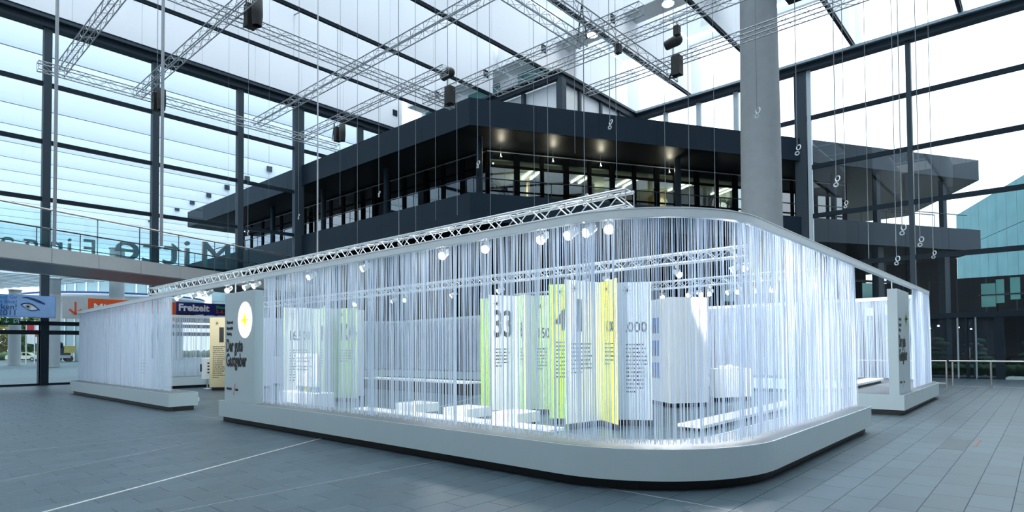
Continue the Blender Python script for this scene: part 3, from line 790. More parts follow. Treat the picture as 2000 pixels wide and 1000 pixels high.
# one continuous aluminium curtain rail above all three
rl = thing('curtain_rail', 'continuous pale aluminium curtain rail with rounded corners over the string curtains', 'rail', (-14, 6, ZR0))
P_ALL = rounded([((-16, 20.95), B_), ((-26.45, 20.95), B_), ('arc', -26.45, 19.0, 90, 180), ((-28.4, 19), L_), ((-28.4, 5.8+RS), L_),
                 ('arc', -28.4+RS, 5.8+RS, 180, 270, RS), ((-28.4+RS, 5.8), F_), ((-4.5, 5.8), F_), ('arc', -4.5, 7.75, -90, 0), ((-2.55, 7.75), R_), ((-2.55, 22.2), R_),
                 ('arc', -4.5, 22.2, 0, 90), ((-4.5, 24.15), B_), ((-13, 24.15), B_)])
P_ALL = dedupe(P_ALL)
A = off(P_ALL, CI-.11); Bp = off(P_ALL, CI-.02)
ra = cut(A, 3.0)
nA = len(A)
dense = []
for (a, na), (b, nb) in zip(P_ALL, P_ALL[1:]):
    k = max(1, round((b-a).length/1.5))
    for i in range(k): dense.append((a+(b-a)*i/k, (na+(nb-na)*i/k).normalized()))
dense.append(P_ALL[-1])
i = 0
while i < len(dense)-1:
    j = min(i+2, len(dense)-1)
    while j < len(dense)-1 and (dense[j+1][0]-dense[j][0]).length < .5: j += 1
    seg = dense[i:j+1]
    ribbon(MB(), [p-n*(CI-.12) for p, n in seg], [p-n*(CI-.03) for p, n in seg], ZR0, ZR1, True).build('rail_section', M['rail'], rl)
    ribbon(MB(), [p-n*(CI-.125) for p, n in seg], [p-n*(CI+.02) for p, n in seg], ZR1, ZR1+.012, True).build('top_flange', M['panelw'], rl)
    i = j

# ------------------------------------------------------------------ titled steles
Z3 = Vector((0, 0, 1))
def stele(x0, x1, y0, y1, z0, z1, face, label, starm, disc):
    t = thing('title_stele', label, 'stele', ((x0+x1)/2, (y0+y1)/2, z0))
    MB().bevbox(x0, x1, y0, y1, z0, z1, .006).build('body', M['white'], t)
    if face == 'F': o = Vector((x0, y0-.004, 0)); u = Vector((1, 0, 0)); W = x1-x0
    else: o = Vector((x1+.004, y0, 0)); u = Vector((0, 1, 0)); W = y1-y0
    nn = u.cross(Z3)
    def P(a, z, e=0): q = o+u*(a*W)+nn*e; return Vector((q.x, q.y, z))
    c = P(.70, z0+1.82)
    if disc:
        n = 28; vs = [c+nn*.002+(u*math.cos(2*PI*i/n)*.345+Z3*math.sin(2*PI*i/n)*.40) for i in range(n)]
        sd = MB().add(vs, [tuple(range(n))]).build('lit_disc', M['glow'], t)
    else: sd = t
    mb = MB(); starburst(mb, c+nn*.004, u, .34, .05, 8, .018); starburst(mb, c+nn*.004, u, .2, .06, 4, .045)
    mb.build('printed_star', M[starm], sd)
    for i, b in enumerate(('Theater und', 'Kongressplatz', 'N\u00fcrnberg')):
        text('small_lettering', b, .092, P(.07, z0+1.76-i*.13), u, M['ink'], t, sx=.62 if i == 1 else .7, bold=.004)
    text('title_lettering', 'Der gute', .40, P(.055, z0+1.13), u, M['ink'], t, sx=.58, bold=.012)
    text('title_lettering', 'Gastgeber', .40, P(.055, z0+.80), u, M['ink'], t, sx=.62, bold=.012)
    text('small_lettering', 'N\u00dcRNBERG', .062, P(.07, z0+.262), u, M['ink'], t, sx=.85, bold=.002)
    text('small_lettering', 'MESSE', .062, P(.38, z0+.25), u, M['ink'], t, sx=.85, bold=.002)
    mb = MB(); a = P(.325, z0+.15, .001); b = P(.375, z0+.40, .001)
    mb.add([a-u*.012, a+u*.012, b+u*.008, b-u*.008], [(0, 1, 2, 3)]); mb.build('red_slash', M['rprint'], t)
    mb = MB().tube((x1-.12 if face == 'R' else x0+.3, (y0+.1) if face == 'R' else (y0+y1)/2, z1), (x1-.12 if face == 'R' else x0+.3, (y0+.1) if face == 'R' else (y0+y1)/2, ZR0), .016)
    mb.build('fixing_rod', M['alu'], t)
    return t
stele(-14.16, -12.68, 5.86, 6.06, .476, 2.93, 'F', 'white title stele with a glowing disc at the left end of the nearest bay', 'star_y', True)
stele(-2.86, -2.655, 16.55, 18.1, .476, 2.98, 'R', 'narrow white title stele with a green star behind the gap on the right', 'star_g', False)

# ------------------------------------------------------------------ folded star columns with numbers
def star_column(label, c, ridges, vr, z1, fills, prints, foot=True):
    """plan: pointed ridges joined by inner folds; every fold side is a printed board"""
    t = thing('folded_display_column', label, 'display column', (c[0], c[1], 0))
    n = len(ridges); pts = []
    R = [Vector((c[0]+r*math.cos(RAD(a)), c[1]+r*math.sin(RAD(a)))) for a, r in ridges]
    V = []
    for i in range(n):
        a0 = ridges[i][0]; a1 = ridges[(i+1) % n][0]+(360 if i == n-1 else 0); am = RAD((a0+a1)/2)
        V.append(Vector((c[0]+vr*math.cos(am), c[1]+vr*math.sin(am))))
    loop = [p for i in range(n) for p in (R[i], V[i])]
    cc = Vector(c)
    MB().prism([cc+(p-cc)*.93 for p in loop], 0, .13).build('black_foot', M['black'], t)
    MB().prism([cc+(p-cc)*.985 for p in loop], .13, z1-.01).build('core', M['panelw'], t)
    faces = []
    for i in range(n):
        faces.append((R[i], V[i])); faces.append((V[i], R[(i+1) % n]))
    boards = []
    for k, (a, b) in enumerate(faces):
        m = M[fills.get(k, 'panelw')]
        boards.append(MB().wall(a+(b-a)*.002, b, .012, .125, z1).build('printed_board', m, t))
    for k, items in prints.items():
        a, b = faces[k]; u = Vector((b.x-a.x, b.y-a.y, 0)); W = u.length; u.normalize(); nn = u.cross(Z3)
        bt = boards[k]
        def P(q, z, e=.004): s = Vector((a.x, a.y, z))+u*(q*W)+nn*e; return s
        for it in items:
            if it[0] == 'n': text('number', it[1], it[2], P(it[3], it[4]), u, M['ink'], bt, sx=it[5] if len(it) > 5 else .8, bold=.014 if it[2] > .5 else .003)
            if it[0] == 's': mb = MB(); starburst(mb, P(it[1], it[2]), u, .14, .028, 6, .009); mb.build('printed_star', M['ink'], bt)
            if it[0] == 'p': mb = MB(); print_lines(mb, P(it[1], it[2], .001), u, it[3]*W, it[4], .082, .028); mb.build('small_print', M['ink'], bt)
            if it[0] == 'b': q = P(it[1], it[2], .003); mb = MB(); mb.add([q, q+u*it[3]*W, q+u*it[3]*W+Z3*it[4], q+Z3*it[4]], [(0, 1, 2, 3)]); mb.build('photo_strip', M['brown'], bt)
    return t
star_column('tall folded column printed 4, 1 and 11.000, with a yellow side', (-7.15, 10.95),
            [(14, 1.03), (70, 1.1), (120, 1.1), (172, 1.15), (224, 1.2), (270, 1.4), (315, 1.2)], .42, 3.0,
            {8: 'green', 9: 'paleg', 11: 'yellow', 13: 'paleb', 7: 'paleg'},
            {8: [('s', .30, 2.84), ('n', '4', .62, .16, 2.02, .8), ('p', .18, 1.74, .72, 10)],
             10: [('s', .24, 2.83), ('n', '1', .92, .08, 1.98, 1.3), ('p', .16, 1.70, .62, 8)],
             11: [('s', .40, 2.83), ('n', '11.000', .30, .36, 1.96, .42), ('p', .28, 1.70, .6, 6)],
             13: [('s', .28, 2.83), ('n', '.000', .30, .20, 1.96, .9), ('p', .22, 1.68, .66, 13)]})
star_column('folded column printed 33 and 150, behind the low stools', (-9.95, 11.65),
            [(43, 1.0), (98, 1.1), (150, 1.1), (207, 1.25), (263, 1.23), (308, .9), (355, .86)], .5, 2.93,
            {6: 'green', 9: 'paleg', 7: 'paleg', 11: 'paleg', 5: 'green'},
            {6: [('s', .7, 2.70), ('n', '10', .32, .60, 1.86, .8), ('p', .55, 1.6, .4, 6)],
             8: [('s', .24, 2.72), ('n', '33', .92, .12, 1.92, .60), ('p', .16, 1.60, .55, 6)],
             9: [('n', '8', .5, .3, 1.92, .6), ('p', .3, 1.6, .4, 5)],
             11: [('s', .34, 2.66), ('n', '150', .36, .16, 1.88, .62), ('p', .2, 1.6, .62, 7)]})
star_column('folded column printed 1951, 16.500 and 104, behind the small text lectern', (-17.15, 10.35),
            [(8, 1.35), (60, 1.1), (112, 1.1), (160, 1.2), (212, 1.5), (275, 1.6), (322, 1.25)], .5, 2.9,
            {8: 'paleg', 11: 'paleg', 13: 'paleg', 9: 'green'},
            {8: [('s', .3, 2.55), ('n', '1951', .40, .16, 1.72, .7), ('b', .1, 1.45, .6, .2), ('p', .2, 1.32, .5, 5)],
             10: [('s', .22, 2.70), ('n', '16.500', .40, .12, 1.92, .62), ('p', .14, 1.6, .62, 12)],
             11: [('s', .3, 2.66), ('n', '8', .62, .3, 1.92, .6), ('p', .3, 1.6, .5, 6)],
             13: [('s', .35, 2.70), ('n', '104', .72, .2, 1.92, .62), ('p', .25, 1.58, .6, 5)]})
star_column('cream folded column printed with a large 1, left of the glowing stele', (-24.6, 10.9),
            [(20, 1.0), (75, 1.1), (130, 1.1), (180, 1.1), (236, 1.25), (301, .95), (340, .95)], .5, 2.95,
            {8: 'cream', 9: 'cream', 10: 'cream', 11: 'cream', 7: 'cream', 12: 'cream'},
            {8: [('s', .36, 2.72), ('n', '1', .85, .16, 1.95, 1.7), ('p', .16, 1.75, .6, 16)],
             9: [('s', .45, 2.72), ('n', '1', .85, .15, 1.95, 1.5), ('p', .15, 1.75, .7, 16)],
             10: [('s', .28, 2.72), ('n', '1', .85, .1, 1.95, 1.5), ('p', .12, 1.75, .7, 16)]})

# ------------------------------------------------------------------ other furniture of the bays
t = thing('picture_pillar', 'square white pillar with three small pictures beside the tall number columns', 'display column', (-8.1, 16.0, 0))
pa, pb, pc_ = Vector((-8.85, 15.75)), Vector((-7.59, 14.8)), Vector((-6.95, 15.75))
pd = pa+(pc_-pb)
MB().prism([pa*1+Vector((.08, 0)), pb+Vector((0, .1)), pc_-Vector((.08, 0)), pd], 0, .12).build('black_foot', M['black'], t)
MB().prism([pa, pb, pc_, pd], .12, 2.98).build('body', M['panelw'], t)
u = Vector((pb.x-pa.x, pb.y-pa.y, 0)).normalized(); nn = u.cross(Z3)
for z in (2.02, 1.38, .76):
    q = Vector((pa.x, pa.y, z))+u*.45+nn*.004
    pic = MB().add([q, q+u*.5, q+u*.5+Z3*.44, q+Z3*.44], [(0, 1, 2, 3)]).build('picture', M['mblue'], t)
    q = q+nn*.004+Z3*.02+u*.03
    MB().add([q, q+u*.3, q+u*.3+Z3*.2, q+Z3*.25], [(0, 1, 2, 3)]).build('picture_detail', M['brown'], pic)
t = thing('display_counter', 'low white counter with small models on top, right of the picture pillar', 'counter', (-7.1, 17.8, 0))
ca = [Vector((-7.78, 17.75)), Vector((-7.39, 17.2)), Vector((-6.75, 18.35)), Vector((-7.14, 18.9))]
cm = sum(ca, Vector((0, 0)))/4
MB().prism([cm+(p-cm)*.9 for p in ca], 0, .12).build('black_foot', M['black'], t)
MB().prism(ca, .12, .97).build('body', M['panelw'], t)
for i, (dx, h) in enumerate(((-.22, .06), (0, .08), (.2, .05))):
    mb = MB(); p = cm+Vector((dx, -.1)); mb.ball((p.x, p.y, .97+h*.5), .14, .1, h, 10, 5); mb.build('model', M['wprint'], t)
q = (ca[0]+ca[1])/2
MB().tube((q.x+.1, q.y-.02, .85), (q.x+.08, q.y-.06, .85), .02, 8).build('socket', M['ink'], t)
def bench(label, x0, x1, y0, y1, h, m='panelw', group=None):
    t = thing('low_bench', label, 'bench', ((x0+x1)/2, (y0+y1)/2, 0), group)
    MB().box(x0+.07, x1-.07, y0+.07, y1-.07, 0, h-.05).build('recessed_foot', M['black'], t)
    MB().bevbox(x0, x1, y0, y1, h-.06, h, .005).build('seat_slab', M[m], t); return t
bench('long white low bench running back along the right curtain', -5.5, -4.98, 11.0, 18.3, .13)
bench('white low bench behind the front curtain, left one of the two end to end', -13.3, -9.72, 8.7, 9.15, .13)
bench('white low bench behind the front curtain, nearer the tall 4 and 1 column', -9.70, -6.9, 8.7, 9.15, .13)
bench('long white low platform across the middle of the bay, seen through the curtain', -21.2, -14.9, 14.3, 15.1, .46)
bench('white low bench on the base behind the second stele', -4.35, -3.9, 17.0, 21.8, .13).location.z = .476
def stool(label, x, y, s=.62):
    t = thing('cube_stool', label, 'stool', (x, y, 0))
    MB().box(x-s/2+.05, x+s/2-.05, y-s/2+.05, y+s/2-.05, 0, .05).build('recessed_foot', M['black'], t)
    MB().bevbox(x-s/2, x+s/2, y-s/2, y+s/2, .05, .27, .012).build('seat_block', M['panelw'], t)
stool('low white cube stool nearest the tall 4 and 1 column', -8.65, 9.75, .74)
stool('middle one of the three low white cube stools behind the bench', -10.2, 9.78, .78)
stool('low white cube stool farthest from the tall number columns', -12.0, 9.75, .78)
t = thing('text_lectern', 'white text board on a low white box in front of the 16.500 column', 'lectern', (-15.3, 8.7, 0))
MB().box(-16.35, -14.55, 8.35, 8.85, 0, .06).build('recessed_foot', M['black'], t)
MB().bevbox(-16.4, -14.5, 8.3, 8.9, .06, .46, .01).build('plinth_box', M['panelw'], t)
MB().box(-15.85, -14.7, 8.52, 8.58, .62, 1.52).build('text_board', M['panelw'], t)
for x in (-15.7, -14.85): MB().box(x-.02, x+.02, 8.53, 8.57, .46, .62).build('leg', M['alu'], t)
mb = MB(); print_lines(mb, (-15.78, 8.515, 1.38), (1, 0, 0), .95, 2, .09, .035, .7); print_lines(mb, (-15.78, 8.515, 1.15), (1, 0, 0), .95, 2, .09, .035, .6)
mb.build('small_print', M['ink'], t)
for i, m in enumerate(('dblue', 'yellow', 'brown', 'green', 'mblue')):
    MB().box(-15.75+i*.2, -15.63+i*.2, 8.6, 8.66, .46, .60+.02*(i % 2)).build('brochure', M[m], t)
def info_post(label, x, y, w_, d_, z0, z1, keys):
    t = thing('info_terminal', label, 'terminal', (x, y, 0))
    MB().bevbox(x-w_/2, x+w_/2, y-d_/2, y+d_/2, z0, z1, .01).build('body', M['panelw'], t)
    MB().tube((x, y, 0), (x, y, z0), .03, 8).build('post', M['alu'], t)
    MB().lathe([(.16, 0), (.16, .02), (.03, .03)], x, y, 12).build('foot_plate', M['alu'], t)
    for i in range(keys): MB().box(x+w_/2, x+w_/2+.006, y-.07, y+.07, z1-.25-i*.13, z1-.19-i*.13).build('slot', M['ink'], t)
    MB().tube((x-w_/2, y-d_/2-.02, z0+.3), (x-w_/2, y-d_/2-.02, z0+.62), .035, 8).build('handset', M['ink'], t)
info_post('white listening terminal at the back of the left bay, in the entrance gap', -26.5, 10.25, .36, .34, .42, 1.3, 4)
info_post('white listening terminal behind the left bay curtain, beside the text board', -27.35, 8.0, .3, .34, .30, 1.28, 3)
t = thing('text_board_stand', 'white text board on a low white bench behind the left bay curtain', 'board', (-25.9, 7.7, 0))
MB().box(-27.3, -20.0, 7.1, 7.5, .03, .14).build('bench_slab', M['panelw'], t)
MB().box(-26.9, -24.6, 7.6, 7.66, .34, 1.33).build('board', M['panelw'], t)
for x in (-26.8, -24.7): MB().box(x-.03, x+.03, 7.6, 7.66, 0, .36).build('leg', M['alu'], t)
mb = MB(); print_lines(mb, (-26.3, 7.595, 1.12), (1, 0, 0), 1.4, 4, .12, .04, .6); mb.build('small_print', M['dblue'], t)
t = thing('white_plinth', 'white box plinth behind the front curtain next to the glowing stele', 'plinth', (-25.9, 13.3, 0))
MB().bevbox(-26.9, -25.6, 12.9, 13.6, .12, 1.3, .01).build('body', M['panelw'], t); MB().box(-26.8, -25.7, 13, 13.5, 0, .12).build('black_foot', M['black'], t)

# ================================================================== TRUSSES
def truss(name, label, cat, p, q, sz, chord, m, step=None, brace=None, group=None):
    p = Vector(p); q = Vector(q); L = (q-p).length; d = (q-p).normalized(); s = Vector((-d.y, d.x, 0)); h = sz/2
    step = step or sz; brace = brace or chord*.5
    t = thing(name, label, cat, p, group)
    cs = [s*h+Z3*h, s*-h+Z3*h, s*h-Z3*h, s*-h-Z3*h]
    for c in cs: MB().tube(p+c, q+c, chord, 6).build('chord', M[m], t)
    mb = MB(); n = int(L/step)
    for i in range(n):
        a = p+d*(L*i/n); b = p+d*(L*(i+1)/n)
        for c0, c1 in ((0, 1), (2, 3), (0, 2), (1, 3)):
            if i % 2: c0, c1 = c1, c0
            mb.tube(a+cs[c0], b+cs[c1], brace, 4, cap=False)
    for e in (p, q):
        for c0, c1 in ((0, 1), (2, 3), (0, 2), (1, 3)): mb.tube(e+cs[c0], e+cs[c1], brace, 4, cap=False)
    mb.build('bracing', M[m], t, 'stuff')
    return t
HT = 12.5
for label, a, b in (
    ('overhead roof truss nearest the camera, cut by the top edge at upper left', (-28.45, 5.43), (-16, 5.43)),
    ('overhead roof truss crossing the top left with a hoist bag where it ends', (-28.6, 8.15), (-14, 8.15)),
    ('long overhead roof truss from the left glazing to the middle of the top edge', (-28.1, 13.05), (-9, 13.05)),
    ('overhead roof truss ending at the left glazing beside the hanging hoist', (-28.35, 15.5), (-17.3, 15.5)),
    ('overhead roof truss in front of the roof gable, over the pavilion corner', (-20.2, 16.9), (-9.5, 16.9)),
    ('overhead roof truss passing behind the pavilion gable up to the top edge', (-17.3, 18.3), (-3, 18.3)),
    ('overhead roof truss passing in front of the concrete column', (-14.4, 20.9), (1.5, 20.9))):
    truss('roof_truss', label, 'truss', (*a, HT), (*b, HT), .31, .021, 'alud', .36, .009)
for label, a, b in (
    ('roof truss running along the left glass wall between two hoists', (-27.5, 4.6), (-27.5, 17.1)),
    ('roof truss running back over the left half to a hoist above the pavilion corner', (-19.0, 2.5), (-19.0, 17.4)),
    ('roof truss running back to the black hoist left of the concrete column', (-10.75, 8), (-10.75, 21.6)),
    ('short roof truss running back to a sling at the top middle', (-11.75, 8), (-11.75, 16.9))):
    truss('roof_truss', label, 'truss', (*a, HT-.36), (*b, HT-.36), .31, .021, 'alud', .36, .009)
truss('lighting_truss', 'bright aluminium lighting truss along the front curtain rail', 'truss', (-20.5, 6.28, 3.43), (-3.72, 6.28, 3.43), .19, .022, 'alu', .21, .009)
truss('lighting_truss', 'lighting truss inside the bay above the tall number columns', 'truss', (-23.5, 11.3, 3.43), (-4.15, 11.3, 3.43), .19, .022, 'alu', .21, .009)
truss('lighting_truss', 'rear lighting truss inside the bay behind the picture pillar', 'truss', (-13.5, 15.3, 3.36), (-4.0, 15.3, 3.36), .19, .022, 'alu', .21, .009)
for x in (-19, -16.3, -13.6, -11, -8.6, -6.4, -4.6):
    pass

# ------------------------------------------------------------------ spotlights on the lighting trusses
def make_spot(label):
    t = thing('spotlight', label, 'spotlight', (0, 0, 0))
    MB().cbox(0, 0, .10, .05, .05, .06).build('clamp', M['alu'], t)
    MB().tube((0, 0, .08), (0, 0, .035), .012, 6).build('stem', M['alu'], t)
    mb = MB(); mb.bar((-.075, 0, .035), (.075, 0, .035), .02, .012)
    for sx in (-1, 1): mb.bar((.075*sx, 0, .035), (.075*sx, 0, -.05), .012, .02)
    mb.build('yoke', M['alu'], t)
    a = Vector((0, .085, .005)); b = Vector((0, -.08, -.085))
    hs = MB().tube(a, b, .045, 12, .068).build('housing', M['alu'], t)
    dv = (b-a).normalized()
    MB().tube(b+dv*.001, b+dv*.006, .062, 12).build('lens', M['lens'], hs)
    return t
SPOTS = []
for x in (-7.15, -6.22, -5.13, -4.64, -4.36, -4.08): SPOTS.append((x, 6.365, 3.186, rnd.uniform(-.55, .75), 'front truss'))
for x in (-18.48, -17.35, -16.83, -16.32, -15.16, -14.14, -13.66, -11.2, -9.3): SPOTS.append((x, 6.365, 3.186, rnd.uniform(-.6, .6) if x < -13 else rnd.uniform(-.4, .4), 'front truss'))
for x in (-21.54, -20.58, -19.09, -17.24, -16.36, -15.14, -14.58, -12.4, -10.6, -8.32, -7.95, -7.37, -5.66, -4.45, -4.24): SPOTS.append((x, 11.385, 3.186, rnd.uniform(-1.2, 1.2), 'middle truss'))
for x in (-8.11, -7.27, -7.01, -6.7, -6.17, -5.95, -5.49, -5.08, -4.12): SPOTS.append((x, 15.385, 3.116, rnd.uniform(-1.2, 1.2), 'rear truss'))
SPOTS.sort(key=lambda s: project(s[:3])[0])
proto = None; cnt = {}
for x, y, z, r_, row in SPOTS:
    k = cnt.get(row, 0); cnt[row] = k+1
    lab = '%s spotlight from the left on the %s of the exhibition' % (ORD[k], row.replace('front', 'front lighting').replace('middle', 'middle lighting').replace('rear', 'rear lighting'))
    if proto is None: o = proto = make_spot(lab)
    else: o = copy_tree(proto)
    o['label'] = lab; o['group'] = 'spotlights under the lighting trusses'; o.location = (x, y, z); o.rotation_euler.z = r_
# their light: one lamp for every few heads, aimed at boards and curtains
def lamp(p, target, e, ang=100, col=(.96, .975, 1), blend=.6, size=.06):
    l = bpy.data.lights.new('spot_lamp', 'SPOT'); l.energy = e; l.spot_size = RAD(ang); l.spot_blend = blend; l.color = col; l.shadow_soft_size = size
    o = bpy.data.objects.new('spot_lamp', l); link(o); o.location = p
    o.rotation_euler = (Vector(target)-Vector(p)).to_track_quat('-Z', 'Y').to_euler(); return o
for x in (-11.2, -9.3, -7.15, -5.13): lamp((x, 6.5, 3.0), (x+.2, 11, 1.4), SPOT_W*1.15)
for x in (-17, -15): lamp((x, 6.5, 3.0), (x, 10, 1.4), SPOT_W*1.1)
for x in (-12.4, -10.2, -8.0, -5.9, -4.4): lamp((x, 11.2, 3.05), (x*.92, 6.2, 2.7), SPOT_W*1.3, 90, blend=1, size=.25)
for x in (-21, -18, -15): lamp((x, 11.2, 3.05), (x, 6.2, 2.4), SPOT_W*.9, 90, blend=1, size=.25)
for y in (8.6, 10.4, 12.2): lamp((-5.3, y, 3.05), (-2.75, y, 1.9), SPOT_W*1.5)
for x in (-7.0, -5.2): lamp((x, 15.2, 3.0), (x+.2, 20, 1.0), SPOT_W*1.3)
for x in (-9, -6): lamp((x, 19.5, 3.0), (x, 24, 1.6), SPOT_W*1.2)
lamp((-4.5, 20.5, 3.1), (-2.75, 21, 1.8), SPOT_W); lamp((-24, 8.5, 3.0), (-28, 11, 1.4), SPOT_W*.25)

# ------------------------------------------------------------------ hoists, floodlights, slings
def hoist(label, p, kind=0):
    p = Vector(p); t = thing('chain_hoist', label, 'hoist', p)
    if kind == 0:
        MB().bevbox(p.x-.13, p.x+.13, p.y-.16, p.y+.16, p.z-.5, p.z+.25, .03).build('motor_body', M['matblk'], t)
        MB().lathe([(.14, p.z-.55), (.17, p.z-.2), (.16, p.z+.3), (.05, p.z+.36)], p.x+.36, p.y+.05, 10).build('chain_bag', M['matblk'], t)
        mb = MB(); 
        for sx in (-.22, .22): mb.bar((p.x-.3, p.y, p.z+.5), (p.x-.3+sx, p.y, p.z-.35), .05, .02)
        mb.build('sling', M['matblk'], t)
    else:
        MB().tube((p.x-.32, p.y, p.z+.72), (p.x+.12, p.y, p.z+.78), .17, 12, .2).build('motor_body', M['matblk'], t)
        MB().ball((p.x+.15, p.y, p.z+.78), .2, .2, .2, 12, 8).build('motor_end', M['matblk'], t)
        MB().bevbox(p.x-.05, p.x+.30, p.y-.15, p.y+.15, p.z-.55, p.z+.2, .04).build('chain_bag', M['matblk'], t)
        MB().tube((p.x-.05, p.y, p.z+.7), (p.x-.05, p.y, p.z-.3), .012, 5).build('hook_chain', M['steelm'], t)
        MB().path([(p.x-.05, p.y, p.z-.3), (p.x-.2, p.y, p.z-.55), (p.x+.1, p.y, p.z-.62), (p.x+.2, p.y, p.z-.4)], .03, 6).build('sling', M['matblk'], t)
    MB().tube((p.x, p.y, p.z+.25), (p.x, p.y, ZTOP), .012, 5).build('chain', M['cable'], t)
hoist('black chain hoist and bag by the truss crossing at the top left edge', (-18.75, 8.5, HT-.1))
hoist('small black hoist on the truss crossing before the left glass wall', (-27.3, 8.5, HT-.45))
hoist('black hoist drum above the corner of the dark pavilion', (-18.5, 16.7, HT-.15), 1)
hoist('black hoist drum left of the concrete column, among the trusses', (-10.3, 20.7, HT-.15), 1)
hoist('black hoist standing on the truss end low over the pavilion fascia', (-26.9, 16.7, HT+.25))
for label, p in (('bright round floodlight under the white roof box, at the top right', (-14.33, 28.25, 19.4)), ('bright round floodlight under the white roof box above the gable', (-18.99, 28.17, 19.4))):
    p = Vector(p); t = thing('floodlight', label, 'lamp', p)
    MB().tube((p.x, p.y, p.z+.34), (p.x, p.y, p.z), .18, 14, .32).build('reflector', M['steell'], t); rf_ = t.children[0]
    MB().tube((p.x, p.y, p.z-.005), (p.x, p.y, p.z-.03), .30, 14).build('lens', M['flood'], rf_)
for label, p in (('small black loudspeaker on the truss crossing at the top middle', (-10.595, 17.25, HT-.82)), ('small black loudspeaker under the truss left of the floodlight', (-8.9, 18.145, HT-.46))):
    p = Vector(p); t = thing('loudspeaker', label, 'loudspeaker', p)
    MB().bevbox(p.x-.09, p.x+.09, p.y-.09, p.y+.09, p.z-.16, p.z+.16, .02).build('case', M['matblk'], t)
    MB().tube((p.x, p.y, p.z+.16), (p.x, p.y, p.z+.3), .015, 5).build('bracket', M['steelm'], t)
p = Vector((-11.75, 16.8, HT-.2)); t = thing('truss_sling', 'black sling holding the end of the short truss at the top middle', 'sling', p)
for k, sx in enumerate((-.2, .2)): MB().bar((p.x, p.y, p.z+1.1), (p.x+sx, p.y, p.z-.1), .05, .02).build('strap', M['matblk'], t)
MB().tube((p.x, p.y, p.z+1.1), (p.x, p.y, ZTOP), .012, 5).build('cable', M['cable'], t)

# ------------------------------------------------------------------ suspension cables with coiled loops
CAB = [(445, 470, 14, 0), (484, 455, 9, 1), (525, 380, 14, 0), (583, 424, 9, 1), (620, 512, 6.6, 2), (664, 400, 15, 0), (698, 480, 11.3, 0), (740, 380, 9.5, 1),
       (779, 472, 6.28, 1), (812, 455, 11, 0), (851, 430, 13, 0), (893, 420, 12, 0), (933, 322, 9, 1), (958, 420, 11.3, 0), (1044, 430, 12, 0), (1071, 425, 11.3, 0),
       (1123, 300, 12, 0), (1142, 392, 6.28, 1), (1191, 244, 8, 1), (1205, 390, 12, 0), (1300, 410, 12, 0), (1347, 410, 11.3, 0), (1397, 405, 13, 0), (1478, 222, 9, 1),
       (1557, 294, 9, 1), (1633, 355, 9, 1), (1651, 400, 14, 1), (1697, 505, 13, 0), (1751, 510, 12, 1), (1762, 450, 10, 1), (1797, 473, 11, 1), (1823, 498, 14, 1)]
CAB.sort()
for i, (px, py, Y, hook) in enumerate(CAB):
    b = at(px, py, 'Y', Y)
    t = thing('suspension_cable', '%s thin hanging cable from the left%s' % (ORD[i], (', ending in a white coil', ' over the exhibition', ' in the hall')[0 if hook == 1 else 1 if i % 2 else 2]), 'cable', b, 'thin cables hanging from the roof')
    MB().tube(b, (b.x+.02, b.y, ZTOP), .006 if hook < 2 else .015, 5).build('wire', M['cable'] if hook < 2 else M['alu'], t)
    if hook == 1:
        n = 10; R1, R2 = rnd.uniform(.032, .042), .026
        c = b+Vector((.02, 0, .04)); e = rnd.uniform(-.5, .5)
        MB().path([c+Vector((R1*.8*math.cos(2*PI*k/n+e), R1*.5*math.sin(2*PI*k/n), R1*1.2*math.sin(2*PI*k/n+e))) for k in range(n+1)], .008, 5).build('coil', M['cablew'], t)
        c = b+Vector((0, 0, -.04))
        MB().path([c+Vector((R2*math.cos(2*PI*k/n), 0, R2*math.sin(2*PI*k/n))) for k in range(n+1)], .009, 5).build('hook_ring', M['cablew'], t)

# ================================================================== HANDRAIL inside the right glass wall
t = thing('handrail', 'stainless handrail with round posts before the dark glass doors on the right', 'railing', (0, 29.1, 0))
MB().tube((-8.0, 29.1, 1.0), (-3.05, 29.1, 1.0), .028, 8).build('top_rail', M['inox'], t)
MB().tube((-2.98, 29.1, 1.0), (3.5, 29.1, 1.0), .028, 8).build('top_rail', M['inox'], t)
for x in (-6.6, -5.0, -3.07, -2.87, -1.69, .6, 2.8): MB().tube((x, 29.1, 0), (x, 29.1, .98), .032, 8).build('post', M['inox'], t)
MB().bar((-8, 29.1, .12), (-3.1, 29.1, .12), .05, .06).build('kick_rail', M['inox'], t)
MB().bar((-2.85, 29.5, .004), (3.5, 29.5, .004), .03, .006).build('floor_channel', M['strip'], t)

# ================================================================== OUTSIDE
g = structure('ground')
MB().box(-260, -36.05, -120, 160, -.2, -.03).build('plaza_paving', M['plaza'], g)
MB().box(-36.05, 120, 40.0, 260, -.2, -.05).build('garden_ground', M['gravel'], g)
MB().box(-36.05, 30, 36.5, 40, -.2, -.03).build('terrace_paving', M['plaza'], g)
